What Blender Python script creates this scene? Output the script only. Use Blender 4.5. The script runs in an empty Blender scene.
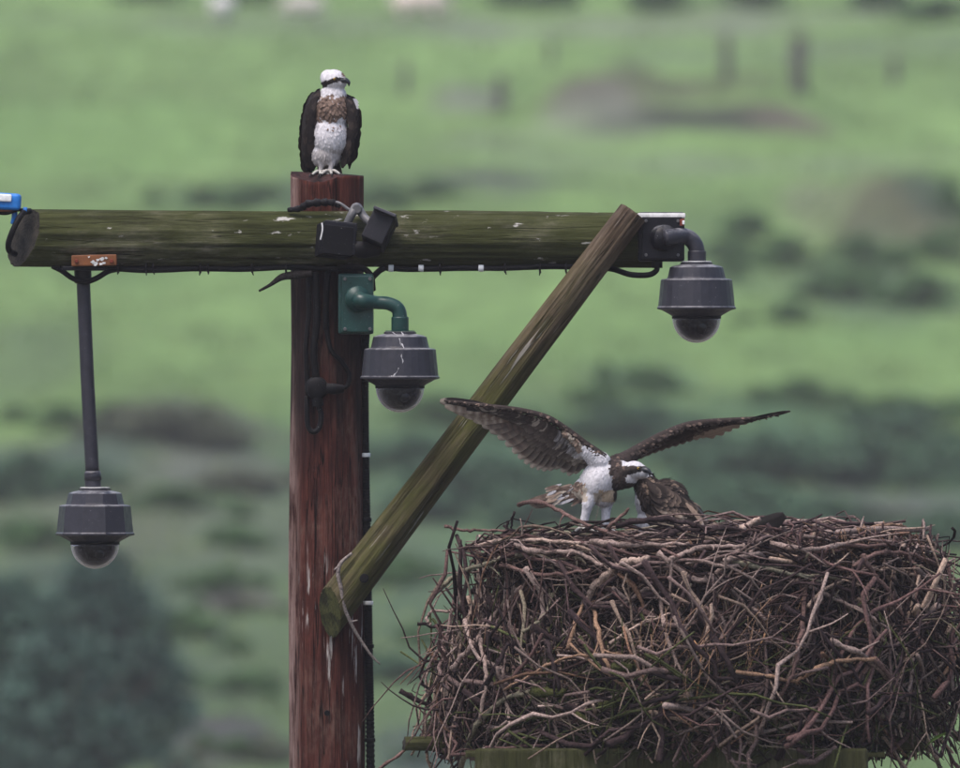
import bpy, bmesh, math, random
import numpy as np
from mathutils import Vector, Matrix, noise as mnoise

random.seed(7)
RNG = np.random.default_rng(7)
SC = bpy.context.scene
COL = SC.collection
R = math.radians

# ------------------------------------------------------------------ camera
S = 0.0045                      # metres per photograph pixel at the post
CD, CZ = 60.0, 7.6              # camera stands 60 m in front of the post, level with the nest
cd = bpy.data.cameras.new('camera')
cam = bpy.data.objects.new('camera', cd)
COL.objects.link(cam)
cam.location = (0, -CD, CZ)
cam.rotation_euler = (R(90), 0, 0)
cd.sensor_width = 36
cd.lens = 36 * CD / (960 * S)
cd.clip_start = 0.5
cd.clip_end = 6000
cd.dof.use_dof = True
cd.dof.focus_distance = CD - 0.9
cd.dof.aperture_fstop = 3.7
SC.camera = cam

# ------------------------------------------------------------------ sky and sun (bright overcast)
SUN_EL, SUN_AZ = R(64), R(-35)   # azimuth from the camera side, to the left
world = bpy.data.worlds.new('World')
SC.world = world
world.use_nodes = True
nt = world.node_tree
bg = nt.nodes['Background']
sky = nt.nodes.new('ShaderNodeTexSky')
sky.sky_type = 'NISHITA'
sky.sun_disc = False
sky.sun_elevation = SUN_EL
sky.sun_rotation = R(180 + 35)
sky.dust_density = 4.0
sky.air_density = 1.0
nt.links.new(sky.outputs[0], bg.inputs[0])
bg.inputs[1].default_value = 0.115
sl = bpy.data.lights.new('sun', 'SUN')
sl.energy = 1.5
sl.angle = R(26)
sl.color = (1.0, 0.925, 0.90)
sun = bpy.data.objects.new('sun', sl)
COL.objects.link(sun)
sdir = Vector((math.sin(SUN_AZ) * math.cos(SUN_EL), -math.cos(SUN_AZ) * math.cos(SUN_EL), math.sin(SUN_EL)))
sun.rotation_euler = sdir.to_track_quat('Z', 'Y').to_euler()
sun.location = (-20, -30, 60)

SC.view_settings.view_transform = 'Standard'
SC.view_settings.look = 'None'
SC.view_settings.gamma = 1
SC.view_settings.exposure = 0.84
SC.cycles.use_denoising = True
SC.cycles.max_bounces = 8
SC.cycles.transparent_max_bounces = 12
SC.cycles.volume_bounces = 1

# ------------------------------------------------------------------ helpers
def P(px, py, Y=0.0):
    """place on the plane Y behind the post plane seen at a photograph pixel"""
    k = S * (Y + CD) / CD
    return Vector(((px - 480) * k, Y, CZ + (384 - py) * k))

def world_of(o):
    if o.parent is None:
        return o.matrix_basis.copy()
    return world_of(o.parent) @ o.matrix_parent_inverse @ o.matrix_basis

def adopt(o, p):
    o.parent = p
    o.matrix_parent_inverse = world_of(p).inverted()

def tag(o, label=None, cat=None, group=None, kind=None):
    if label: o['label'] = label
    if cat: o['category'] = cat
    if group: o['group'] = group
    if kind: o['kind'] = kind
    return o

def thing(name, label, cat, loc=(0, 0, 0), group=None):
    o = bpy.data.objects.new(name, None)
    COL.objects.link(o)
    o.location = loc
    o.empty_display_size = 0.2
    return tag(o, label, cat, group)

def mesh_from(name, V, F, mats, cols=None, smooth=True, midx=None):
    me = bpy.data.meshes.new(name)
    V = np.asarray(V, dtype=np.float64).reshape(-1, 3)
    me.from_pydata(V.tolist(), [], F if isinstance(F, list) else F.tolist())
    for m in (mats if isinstance(mats, (list, tuple)) else [mats]):
        me.materials.append(m)
    if midx is not None:
        me.polygons.foreach_set('material_index', np.asarray(midx, dtype=np.int32))
    me.polygons.foreach_set('use_smooth', [smooth] * len(me.polygons))
    if cols is not None:
        a = me.color_attributes.new('Col', 'FLOAT_COLOR', 'POINT')
        c = np.ones((len(V), 4)); c[:, :3] = np.clip(cols, 0, 1)
        a.data.foreach_set('color', c.ravel())
    me.update()
    return me

def put(name, me, parent=None):
    o = bpy.data.objects.new(name, me)
    COL.objects.link(o)
    if parent is not None:
        adopt(o, parent)
    return o

class Geo:
    """collects pieces that become one mesh"""
    def __init__(self):
        self.V, self.F, self.C, self.n = [], [], [], 0
    def add(self, V, F, C=None):
        V = np.asarray(V, dtype=np.float64).reshape(-1, 3)
        n = self.n
        self.V.append(V)
        self.F.extend([tuple(i + n for i in f) for f in F])
        if C is None: C = (0.5, 0.5, 0.5)
        C = np.asarray(C, dtype=np.float64)
        if C.ndim == 1: C = np.tile(C, (len(V), 1))
        self.C.append(C)
        self.n += len(V)
        return self
    def mesh(self, name, mats, smooth=True):
        return mesh_from(name, np.concatenate(self.V), self.F, mats, np.concatenate(self.C), smooth)
    def build(self, name, mats, parent=None, smooth=True):
        return put(name, self.mesh(name, mats, smooth), parent)

def catmull(pts, n):
    p = [np.array(q, dtype=float) for q in pts]
    if len(p) == 2:
        return np.array([p[0] + (p[1] - p[0]) * t for t in np.linspace(0, 1, n)])
    p = [2 * p[0] - p[1]] + p + [2 * p[-1] - p[-2]]
    m = len(p) - 3
    out = []
    for t in np.linspace(0, m - 1e-6, n):
        i = int(t); u = t - i
        a, b, c, d = p[i:i + 4]
        out.append(0.5 * (2 * b + (c - a) * u + (2 * a - 5 * b + 4 * c - d) * u * u + (3 * b - a - 3 * c + d) * u ** 3))
    return np.array(out)

def lin(pts, s):
    """point at fraction s of a polyline"""
    pts = np.asarray(pts, dtype=float)
    d = np.r_[0, np.cumsum(np.linalg.norm(np.diff(pts, axis=0), axis=1))]
    t = np.clip(s, 0, 1) * d[-1]
    return np.array([np.interp(t, d, pts[:, k]) for k in range(3)])

def tube_vf(path, rad, sides=8, cap=True):
    path = np.asarray(path, dtype=float)
    n = len(path)
    rad = np.full(n, rad) if np.isscalar(rad) else np.asarray(rad, dtype=float)
    T = np.gradient(path, axis=0)
    T /= np.linalg.norm(T, axis=1)[:, None] + 1e-12
    up = np.array([0, 0, 1.0]) if abs(T[0][2]) < 0.9 else np.array([0, 1.0, 0])
    N = np.cross(T[0], up); N /= np.linalg.norm(N)
    ang = np.linspace(0, 2 * math.pi, sides, endpoint=False)
    ca, sa = np.cos(ang)[:, None], np.sin(ang)[:, None]
    V = []
    for i in range(n):
        N = N - T[i] * np.dot(N, T[i]); N /= np.linalg.norm(N) + 1e-12
        B = np.cross(T[i], N)
        V.append(path[i] + rad[i] * (ca * N + sa * B))
    V = np.concatenate(V)
    F = []
    for i in range(n - 1):
        for k in range(sides):
            k2 = (k + 1) % sides
            F.append((i * sides + k, i * sides + k2, (i + 1) * sides + k2, (i + 1) * sides + k))
    if cap:
        F.append(tuple(range(sides - 1, -1, -1)))
        F.append(tuple((n - 1) * sides + k for k in range(sides)))
    return V, F

def tube(name, pts, rad, mat, parent=None, sides=10, n=None, col=(0.5, 0.5, 0.5)):
    n = n or max(6, 6 * len(pts))
    path = catmull(pts, n)
    if not np.isscalar(rad):
        rad = np.interp(np.linspace(0, 1, n), np.linspace(0, 1, len(rad)), rad)
    V, F = tube_vf(path, rad, sides)
    return Geo().add(V, F, col).build(name, mat, parent)

def bm_obj(name, bm, mats, parent=None, smooth=False):
    me = bpy.data.meshes.new(name)
    bm.to_mesh(me); bm.free()
    for m in (mats if isinstance(mats, (list, tuple)) else [mats]):
        me.materials.append(m)
    me.polygons.foreach_set('use_smooth', [smooth] * len(me.polygons))
    return put(name, me, parent)

def box(name, c, size, mat, parent=None, rot=(0, 0, 0), bevel=0.006, seg=2):
    bm = bmesh.new()
    bmesh.ops.create_cube(bm, size=1)
    bmesh.ops.scale(bm, vec=size, verts=bm.verts)
    if bevel:
        bmesh.ops.bevel(bm, geom=bm.edges[:], offset=bevel, segments=seg, affect='EDGES', profile=0.6)
    M = Matrix.Translation(Vector(c)) @ Matrix.Rotation(rot[2], 4, 'Z') @ Matrix.Rotation(rot[1], 4, 'Y') @ Matrix.Rotation(rot[0], 4, 'X')
    bmesh.ops.transform(bm, matrix=M, verts=bm.verts)
    return bm_obj(name, bm, mat, parent)

def lathe_vf(profile, sides, c, axis='Z'):
    """profile: list of (radius, height)"""
    V, F = [], []
    ang = [2 * math.pi * (k + 0.5) / sides for k in range(sides)]
    for r, h in profile:
        for a in ang:
            if axis == 'Z': V.append((c[0] + r * math.sin(a), c[1] - r * math.cos(a), c[2] + h))
            else: V.append((c[0] + r * math.sin(a), c[1] + h, c[2] + r * math.cos(a)))
    n = len(profile)
    for i in range(n - 1):
        for k in range(sides):
            k2 = (k + 1) % sides
            F.append((i * sides + k, i * sides + k2, (i + 1) * sides + k2, (i + 1) * sides + k))
    if profile[0][0] > 0: F.append(tuple(range(sides - 1, -1, -1)))
    if profile[-1][0] > 0: F.append(tuple((n - 1) * sides + k for k in range(sides)))
    return V, F

def lathe(name, profile, sides, c, mat, parent, smooth=False, axis='Z'):
    V, F = lathe_vf(profile, sides, c, axis)
    me = mesh_from(name, V, F, mat, None, smooth)
    bm = bmesh.new(); bm.from_mesh(me)
    bmesh.ops.remove_doubles(bm, verts=bm.verts, dist=1e-5)
    bmesh.ops.recalc_face_normals(bm, faces=bm.faces)
    bm.to_mesh(me); bm.free()
    return put(name, me, parent)

# ------------------------------------------------------------------ materials
class NT:
    def __init__(self, name, rough=0.8, spec=0.3):
        self.m = bpy.data.materials.new(name)
        self.m.use_nodes = True
        self.t = self.m.node_tree
        self.b = self.t.nodes['Principled BSDF']
        self.b.inputs['Roughness'].default_value = rough
        self.b.inputs['Specular IOR Level'].default_value = spec
        self.tc = self.t.nodes.new('ShaderNodeTexCoord')
    def l(self, a, b): self.t.links.new(a, b)
    def new(self, k, **kw):
        n = self.t.nodes.new(k)
        for a, v in kw.items(): setattr(n, a, v)
        return n
    def noise(self, scale=(1, 1, 1), s=1.0, detail=6, rough=0.6, loc=(0, 0, 0), coord='Object'):
        mp = self.new('ShaderNodeMapping')
        mp.inputs['Scale'].default_value = scale
        mp.inputs['Location'].default_value = loc
        self.l(self.tc.outputs[coord], mp.inputs[0])
        n = self.new('ShaderNodeTexNoise')
        n.inputs['Scale'].default_value = s
        n.inputs['Detail'].default_value = detail
        n.inputs['Roughness'].default_value = rough
        self.l(mp.outputs[0], n.inputs['Vector'])
        return n.outputs['Fac']
    def ramp(self, fac, stops, interp='LINEAR'):
        r = self.new('ShaderNodeValToRGB')
        e = r.color_ramp.elements
        r.color_ramp.interpolation = interp
        while len(e) < len(stops): e.new(0.5)
        for q, (p, c) in zip(e, stops):
            q.position = p
            q.color = (*c, 1) if hasattr(c, '__len__') else (c, c, c, 1)
        self.l(fac, r.inputs[0])
        return r.outputs[0]
    def mix(self, fac, a, b, mode='MIX'):
        x = self.new('ShaderNodeMix', data_type='RGBA', blend_type=mode)
        for sck, v in ((x.inputs[0], fac), (x.inputs[6], a), (x.inputs[7], b)):
            if hasattr(v, 'is_linked'): self.l(v, sck)
            elif hasattr(v, '__len__'): sck.default_value = (*v, 1)
            else: sck.default_value = v
        return x.outputs[2]
    def math(self, op, a, b=0.0, clamp=False):
        x = self.new('ShaderNodeMath', operation=op)
        x.use_clamp = clamp
        for sck, v in ((x.inputs[0], a), (x.inputs[1], b)):
            if hasattr(v, 'is_linked'): self.l(v, sck)
            else: sck.default_value = v
        return x.outputs[0]
    def rng(self, v, a, b, c=0.0, d=1.0):
        x = self.new('ShaderNodeMapRange')
        self.l(v, x.inputs[0])
        for i, q in enumerate((a, b, c, d)): x.inputs[i + 1].default_value = q
        return x.outputs[0]
    def xyz(self, coord='Object'):
        s = self.new('ShaderNodeSeparateXYZ')
        self.l(self.tc.outputs[coord], s.inputs[0])
        return s.outputs
    def nz(self):
        g = self.new('ShaderNodeNewGeometry')
        s = self.new('ShaderNodeSeparateXYZ')
        self.l(g.outputs['Normal'], s.inputs[0])
        return s.outputs[2]
    def attr(self):
        a = self.new('ShaderNodeAttribute')
        a.attribute_name = 'Col'
        return a.outputs['Color']
    def color(self, c):
        if hasattr(c, 'is_linked'): self.l(c, self.b.inputs['Base Color'])
        else: self.b.inputs['Base Color'].default_value = (*c, 1)
    def bump(self, h, strength=0.4, dist=0.01):
        b = self.new('ShaderNodeBump')
        b.inputs['Strength'].default_value = strength
        b.inputs['Distance'].default_value = dist
        self.l(h, b.inputs['Height'])
        self.l(b.outputs[0], self.b.inputs['Normal'])

def wood(name, dark, mid, light, grey, algae=None, grad=None, lime=0.0, lime_z=None, lime_s=(46, 46, 3.0), lime_t=.57, stain=None, seed=0.0, side=None, algae_lo=0.45, algae_hi=0.62, rough=0.75):
    n = NT(name, rough, 0.1)
    g1 = n.noise((30, 30, 2.6), 1.0, 11, 0.72, (seed, 0, 0))
    hair = n.noise((150, 150, 3.5), 1.0, 5, 0.6, (seed, 1, 6))
    blot = n.noise((7, 7, 4), 1.0, 9, 0.7, (seed, 3, 2))
    gm_ = n.math('ADD', n.math('MULTIPLY', g1, 0.55), n.math('ADD', n.math('MULTIPLY', hair, 0.22), n.math('MULTIPLY', blot, 0.23)))
    c = n.ramp(gm_, [(0.38, dark), (0.5, mid), (0.64, light)])
    big = n.noise((3.2, 3.2, 1.6), 1.0, 7, 0.68, (0, seed, 3))
    fine = n.noise((90, 90, 14), 1.0, 6, 0.65, (seed, 2, 0))
    w = n.math('MULTIPLY', n.rng(big, 0.46, 0.64), n.rng(fine, 0.38, 0.6))
    c = n.mix(n.math('MULTIPLY', w, 0.85), c, grey)
    crk = n.noise((24, 24, 0.9), 1.0, 3, 0.5, (seed, 7, 1))
    cw = n.rng(n.math('ABSOLUTE', n.math('SUBTRACT', crk, 0.5)), 0.022, 0.006)
    c = n.mix(n.math('MULTIPLY', n.math('MULTIPLY', cw, n.rng(blot, 0.44, 0.54)), 0.92), c, tuple(.3 * q for q in dark))
    if side:                                       # weathered strip down one side, light on that edge painted in
        x = n.xyz()[0]
        m = n.math('MULTIPLY', n.rng(x, side[0], side[1]), n.rng(gm_, 0.44, 0.54))
        c = n.mix(n.math('MULTIPLY', m, 0.8), c, (0.30, 0.215, 0.195))
    if algae:
        a = n.noise((3.0, 3.0, 1.9), 1.0, 10, 0.7, (seed, 5, 1))
        m = n.rng(a, algae_lo, algae_hi)
        if grad:                                   # algae grows denser towards one end
            m = n.math('MULTIPLY', n.rng(a, 0.3, 0.55), n.rng(n.xyz()[2], grad[0], grad[1]))
        al = n.mix(n.rng(gm_, 0.4, 0.6), tuple(0.45 * q for q in algae), algae)
        c = n.mix(n.math('MULTIPLY', m, 0.88), c, al)
    if stain:
        z = n.xyz()[2]
        s_ = n.noise((12, 12, 1.0), 1.0, 5, 0.6, (seed, 9, 4))
        m = n.math('MULTIPLY', n.math('MULTIPLY', n.rng(z, stain[0], stain[1]), n.rng(z, stain[3], stain[2])), n.rng(s_, 0.38, 0.55))
        c = n.mix(n.math('MULTIPLY', m, 0.85), c, (0.012, 0.009, 0.010))
    if lime:
        l_ = n.noise(lime_s, 1.0, 6, 0.62, (4, seed, 8))
        patch = n.noise((7, 7, 1.6), 1.0, 3, 0.5, (8, seed, 2))
        m = n.math('MULTIPLY', n.rng(l_, lime_t, lime_t + .05), n.rng(patch, 0.50, 0.57))
        if lime_z: m = n.math('MULTIPLY', m, n.math('MULTIPLY', n.rng(n.xyz()[2], lime_z[0], lime_z[1]), n.rng(n.xyz()[2], lime_z[3], lime_z[2])))
        c = n.mix(n.math('MULTIPLY', m, lime), c, (0.62, 0.60, 0.58))
    n.color(c)
    hgt = n.math('ADD', n.math('MULTIPLY', gm_, 0.9), n.math('SUBTRACT', n.math('MULTIPLY', fine, 0.35), n.math('MULTIPLY', cw, 0.25)))
    n.bump(hgt, 0.85, 0.014)
    return n.m

def end_grain(name, a, b, scale=55):
    n = NT(name, 0.85, 0.2)
    xyz = n.xyz()
    r = n.math('SQRT', n.math('ADD', n.math('MULTIPLY', xyz[0], xyz[0]), n.math('MULTIPLY', xyz[1], xyz[1])))
    wob = n.noise((14, 14, 14), 1.0, 9, 0.7)
    ring = n.math('SINE', n.math('MULTIPLY', n.math('ADD', r, n.math('MULTIPLY', wob, 0.09)), scale * 6))
    c = n.mix(n.rng(ring, -2.2, 2.2), a, b)
    c = n.mix(n.rng(wob, 0.42, 0.58), c, tuple(0.4 * q for q in a))
    n.color(c)
    n.bump(n.math('ADD', n.math('MULTIPLY', ring, .2), wob), 0.5, 0.008)
    return n.m

def plastic(name, c, rough=0.45, dust=0.5, dustc=(0.42, 0.42, 0.44), limed=0.0, metal=0.0, spec=0.4):
    n = NT(name, rough, spec)
    a = n.noise((1, 1, 1), 26, 6, 0.65)
    fine = n.noise((1, 1, 1), 140, 4, 0.6, (3, 1, 2))
    col = n.mix(n.rng(a, 0.3, 0.7), tuple(0.72 * q for q in c), tuple(1.28 * q for q in c))
    if dust:                                        # grime settled on upward faces
        up = n.math('MULTIPLY', n.rng(n.nz(), 0.35, 0.95), n.rng(a, 0.36, 0.6))
        col = n.mix(n.math('MULTIPLY', up, dust), col, dustc)
    sp = n.math('MULTIPLY', n.rng(fine, 0.66, 0.72), n.rng(a, 0.45, 0.6))
    col = n.mix(n.math('MULTIPLY', sp, 0.5 + limed), col, (0.5, 0.5, 0.5))
    n.color(col)
    n.b.inputs['Metallic'].default_value = metal
    n.l(n.rng(a, 0.3, 0.7, rough - 0.1, rough + 0.18), n.b.inputs['Roughness'])
    n.bump(fine, 0.08, 0.002)
    return n.m

def attr_mat(name, scale=(1, 1, 1), s=60, lo=0.6, hi=1.4, rough=0.85, bump=0.3, dist=0.004, spec=0.2, sss=0):
    n = NT(name, rough, spec)
    a = n.noise(scale, s, 5, 0.6)
    k = n.rng(a, 0.3, 0.7, lo, hi)
    col = n.mix(1.0, n.attr(), k, 'MULTIPLY')
    n.color(col)
    if bump: n.bump(a, bump, dist)
    return n.m

M = {}
M['creosote'] = wood('creosote_wood', (0.010, 0.004, 0.004), (0.056, 0.0165, 0.0125), (0.135, 0.045, 0.033), (0.15, 0.095, 0.078),
                     lime=0.6, lime_t=.585, lime_z=(5.2, 5.6, 6.7, 6.9), stain=(7.1, 7.5, 8.1, 8.2), seed=2.0, side=(-0.115, -0.158))
M['beam'] = wood('beam_wood', (0.013, 0.014, 0.006), (0.064, 0.068, 0.032), (0.165, 0.16, 0.105), (0.24, 0.22, 0.19),
                 algae=(0.045, 0.052, 0.014), lime=0.6, lime_s=(26, 26, 11), lime_t=.63, seed=11.0, algae_lo=0.34, algae_hi=0.52)
M['brace'] = wood('brace_wood', (0.026, 0.017, 0.012), (0.092, 0.064, 0.046), (0.18, 0.132, 0.098), (0.20, 0.16, 0.13),
                  algae=(0.078, 0.082, 0.022), grad=(2.35, 1.2), lime=0.25, lime_t=.61, seed=23.0)
M['plank'] = wood('mossy_timber', (0.028, 0.028, 0.014), (0.08, 0.078, 0.040), (0.15, 0.142, 0.085), (0.16, 0.15, 0.11),
                  algae=(0.042, 0.046, 0.014), seed=31.0, algae_lo=0.35, algae_hi=0.5)
M['end_red'] = end_grain('end_grain_red', (0.03, 0.014, 0.014), (0.075, 0.032, 0.030))
M['end_dark'] = end_grain('end_grain_dark', (0.022, 0.020, 0.016), (0.060, 0.050, 0.040))
M['end_green'] = end_grain('end_grain_green', (0.042, 0.046, 0.014), (0.085, 0.088, 0.028))
M['slate'] = plastic('slate_housing', (0.022, 0.022, 0.032), 0.42, 0.5)
M['black'] = plastic('black_rubber', (0.006, 0.006, 0.0075), 0.55, 0.1, (0.2, 0.2, 0.22), spec=.1)
M['blackbox'] = plastic('black_metal_box', (0.007, 0.007, 0.011), 0.42, 0.3, limed=0.2, spec=.2)
M['green'] = plastic('green_painted_metal', (0.005, 0.036, 0.032), 0.36, 0.25, (0.14, 0.22, 0.21), limed=0.2)
M['lime'] = plastic('pale_bird_lime', (0.62, 0.62, 0.62), 0.8, 0.0)
M['limegrey'] = plastic('dry_lime', (0.34, 0.34, 0.36), 0.8, 0.0)
M['rust'] = plastic('rusty_orange', (0.17, 0.062, 0.022), 0.8, 0.2, limed=0.6)
M['redrust'] = plastic('red_rust', (0.17, 0.03, 0.015), 0.7, 0.0)
M['grey'] = plastic('grey_zinc', (0.085, 0.085, 0.09), 0.45, 0.3)
M['white'] = plastic('white_plastic', (0.72, 0.74, 0.76), 0.5, 0.0)
M['blue'] = plastic('blue_plastic', (0.012, 0.16, 0.52), 0.4, 0.2, (0.3, 0.45, 0.65))
M['stick'] = attr_mat('stick_bark', (1, 1, 1), 105, 0.32, 1.75, 0.85, 0.8, 0.006, spec=.08)
M['plume'] = attr_mat('plumage', (1, 1, 0.45), 130, 0.72, 1.22, 0.8, 0.35, 0.003)
M['feather'] = attr_mat('flight_feather', (1, 1, 1), 220, 0.8, 1.2, 0.65, 0.2, 0.002)
M['beak'] = plastic('beak_horn', (0.018, 0.020, 0.026), 0.32, 0.0)
M['eye'] = plastic('yellow_iris', (0.42, 0.27, 0.03), 0.15, 0.0)
M['pupil'] = plastic('pupil', (0.006, 0.006, 0.006), 0.1, 0.0)
M['leg'] = plastic('scaly_leg', (0.40, 0.385, 0.36), 0.6, 0.0)
M['talon'] = plastic('talon_horn', (0.015, 0.014, 0.014), 0.3, 0.0)
M['leaf'] = attr_mat('leaves', (1, 1, 1), 9, 0.7, 1.35, 0.65, 0.0)
M['wool'] = attr_mat('wool', (1, 1, 1), 24, 0.75, 1.15, 0.95, 0.8, 0.03)
M['post'] = wood('fence_post_wood', (0.03, 0.028, 0.025), (0.075, 0.07, 0.065), (0.13, 0.125, 0.115), (0.16, 0.15, 0.14), seed=50)

def glass_mat():
    n = NT('clear_dome', 0.04, 0.5)
    n.b.inputs['Transmission Weight'].default_value = 1.0
    n.b.inputs['IOR'].default_value = 1.27
    sc_ = n.noise((1, 1, 1), 60, 4, 0.6)
    n.l(n.rng(sc_, 0.3, 0.8, 0.03, 0.12), n.b.inputs['Roughness'])
    n.color((0.90, 0.91, 0.93))
    # pale rim painted in for sky light at the edge, plus faint dust spots
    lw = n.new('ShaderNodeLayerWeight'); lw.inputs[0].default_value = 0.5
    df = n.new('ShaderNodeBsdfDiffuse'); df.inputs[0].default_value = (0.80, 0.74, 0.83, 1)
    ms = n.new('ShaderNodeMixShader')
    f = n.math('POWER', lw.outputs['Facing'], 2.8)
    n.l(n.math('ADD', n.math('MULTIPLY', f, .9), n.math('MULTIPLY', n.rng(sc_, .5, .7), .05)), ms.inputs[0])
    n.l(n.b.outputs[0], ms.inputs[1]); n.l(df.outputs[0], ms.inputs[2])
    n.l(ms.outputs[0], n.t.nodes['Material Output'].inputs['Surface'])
    return n.m
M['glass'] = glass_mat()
M['lens'] = plastic('lens_black', (0.008, 0.008, 0.010), 0.15, 0.0)
M['inner'] = plastic('inner_ball', (0.005, 0.005, 0.006), 0.3, 0.0, spec=.15)

# ------------------------------------------------------------------ hillside
_ph = RNG.uniform(0, 6.28, 40)
def base_rel(D):
    """ground height relative to the lens against distance from the lens"""
    k = np.array([-400, 0, 90, 150, 190, 228, 265, 315, 370, 440, 560, 750, 1000, 1300, 1800, 3000], dtype=float)
    v = np.array([-7.6, -7.6, -7.6, -7.1, -5.75, -3.05, 0.0, 4.75, 10.9, 19.6, 36, 60, 78, 84, 84, 84], dtype=float)
    return np.interp(D, k, v)
BUMPS = []
def terrain(x, y):
    x = np.asarray(x, dtype=float); y = np.asarray(y, dtype=float)
    D = y + CD
    z = (base_rel(D - 6) + base_rel(D) + base_rel(D + 6) + base_rel(D - 12) + base_rel(D + 12)) / 5 + CZ
    w = np.clip((D - 150) / 60, 0, 1)
    n = 0
    for i, (L, A) in enumerate(((34, .30), (19, .20), (11, .13), (6, .07), (3.1, .04))):
        n = n + A * np.sin(x / L * 6.28 * .8 + _ph[i] + 1.3 * np.sin(y / L * 3.1 + _ph[i + 8])) * np.sin(y / L * 2.4 + _ph[i + 16] + .8 * np.sin(x / L * 4 + _ph[i + 24]))
    z = z + n * w
    for bx, by, hx, hy, h in BUMPS:
        q = ((x - bx) / hx) ** 2 + ((y - by) / hy) ** 2
        z = z + h * np.exp(-q * q * .7)
    return z

def hill_point(px, py):
    Ds = np.arange(150, 900, 0.4)
    k = S * Ds / CD
    x = (px - 480) * k
    z = CZ + (384 - py) * k
    t = terrain(x, Ds - CD)
    i = np.argmax(t >= z)
    return Vector((x[i], Ds[i] - CD, t[i])), Ds[i]

def bump_at(px, py, hx, hpx, depth):
    p, D = hill_point(px, py)
    k = S * D / CD
    return (p.x, p.y + depth, hx * k, depth * 1.4, hpx * k)
_b = [bump_at(680, 140, 120, 32, 4.2), bump_at(585, 126, 66, 24, 3.5), bump_at(778, 140, 60, 18, 3), bump_at(470, 112, 50, 16, 3),
      bump_at(910, 262, 75, 70, 4.5), bump_at(500, 200, 120, 14, 2.5), bump_at(170, 452, 90, 26, 2.5), bump_at(230, 760, 50, 22, 2)]
BUMPS = _b

xs = np.concatenate([-np.geomspace(900, 36, 26)[:-1], np.linspace(-36, 36, 190), np.geomspace(36, 900, 26)[1:]])
ys = np.concatenate([np.linspace(-200, 90, 30)[:-1], np.linspace(90, 400, 520), np.geomspace(401, 1300, 30)])
GX, GY = np.meshgrid(xs, ys)
GZ = terrain(GX, GY)
# ground cover, each patch laid out on the hillside: (pixel centre, half width, half height, colour, weight)
GRASS = np.array((0.136, 0.224, 0.076))
PATCH = [
    (480, 640, 900, 230, (0.082, 0.128, 0.062), .85), (120, 500, 330, 95, (0.082, 0.105, 0.075), .75), (740, 480, 480, 85, (0.055, 0.108, 0.055), .75),
    # bare earth banks, heather, bracken, rough pale grass
    (690, 94, 95, 15, (0.082, 0.080, 0.054), 1), (590, 88, 60, 12, (0.100, 0.100, 0.075), .95), (690, 121, 110, 12, (0.034, 0.034, 0.034), 1),
    (790, 122, 55, 9, (0.11, 0.09, 0.08), .8), (590, 108, 60, 10, (0.15, 0.14, 0.14), .7), (470, 100, 50, 14, (0.14, 0.15, 0.13), .75),
    (900, 210, 85, 36, (0.080, 0.078, 0.050), .9), (840, 200, 50, 22, (0.14, 0.14, 0.10), .6), (500, 183, 130, 12, (0.055, 0.06, 0.062), .9),
    (640, 28, 280, 12, (0.16, 0.185, 0.14), .7), (250, 25, 300, 12, (0.14, 0.18, 0.12), .5), (800, 52, 200, 8, (0.12, 0.16, 0.11), .5),
    (700, 165, 260, 10, (0.16, 0.21, 0.13), .6), (520, 140, 130, 8, (0.16, 0.2, 0.13), .5),
    (300, 195, 130, 20, (0.05, 0.09, 0.05), .8), (870, 290, 120, 45, (0.06, 0.10, 0.06), .75), (720, 260, 60, 40, (0.07, 0.12, 0.06), .6),
    (640, 378, 70, 14, (0.06, 0.11, 0.055), .8), (180, 420, 110, 20, (0.075, 0.088, 0.066), .85), (60, 470, 80, 30, (0.05, 0.075, 0.062), .8),
    (220, 470, 90, 26, (0.10, 0.11, 0.095), .7), (830, 470, 200, 70, (0.050, 0.105, 0.052), .85), (500, 470, 170, 55, (0.046, 0.095, 0.053), .85),
    (880, 520, 110, 30, (0.085, 0.09, 0.085), .7), (90, 520, 110, 40, (0.10, 0.12, 0.075), .7), (250, 530, 60, 60, (0.10, 0.13, 0.085), .6),
    (80, 680, 150, 120, (0.04, 0.065, 0.055), .9), (225, 745, 65, 28, (0.065, 0.066, 0.068), .9), (245, 600, 40, 12, (0.09, 0.075, 0.085), .8),
    (230, 660, 70, 50, (0.075, 0.11, 0.06), .6), (420, 620, 80, 70, (0.06, 0.10, 0.062), .7), (430, 755, 70, 30, (0.045, 0.06, 0.07), .9),
    (150, 250, 160, 40, (0.085, 0.16, 0.055), .5), (100, 140, 160, 40, (0.125, 0.225, 0.07), .6), (560, 330, 160, 30, (0.125, 0.215, 0.07), .6),
    (850, 340, 110, 22, (0.12, 0.21, 0.07), .6), (40, 360, 60, 40, (0.08, 0.12, 0.065), .6), (930, 200, 30, 25, (0.035, 0.06, 0.04), .8),
]
GC = np.tile(GRASS, (GX.size, 1)).reshape(GX.shape + (3,))
for i in range(6):
    L = (13, 7.5, 4.2, 2.4, 1.4, .8)[i]
    f = np.sin(GX / L * 2.2 + _ph[i] + 1.5 * np.sin(GY / L * .55 + _ph[i + 9])) * np.sin(GY / L * .75 + _ph[i + 19] + 1.2 * np.sin(GX / L * 1.7 + _ph[i + 29]))
    GC *= (1 + .085 * f)[..., None]
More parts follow.
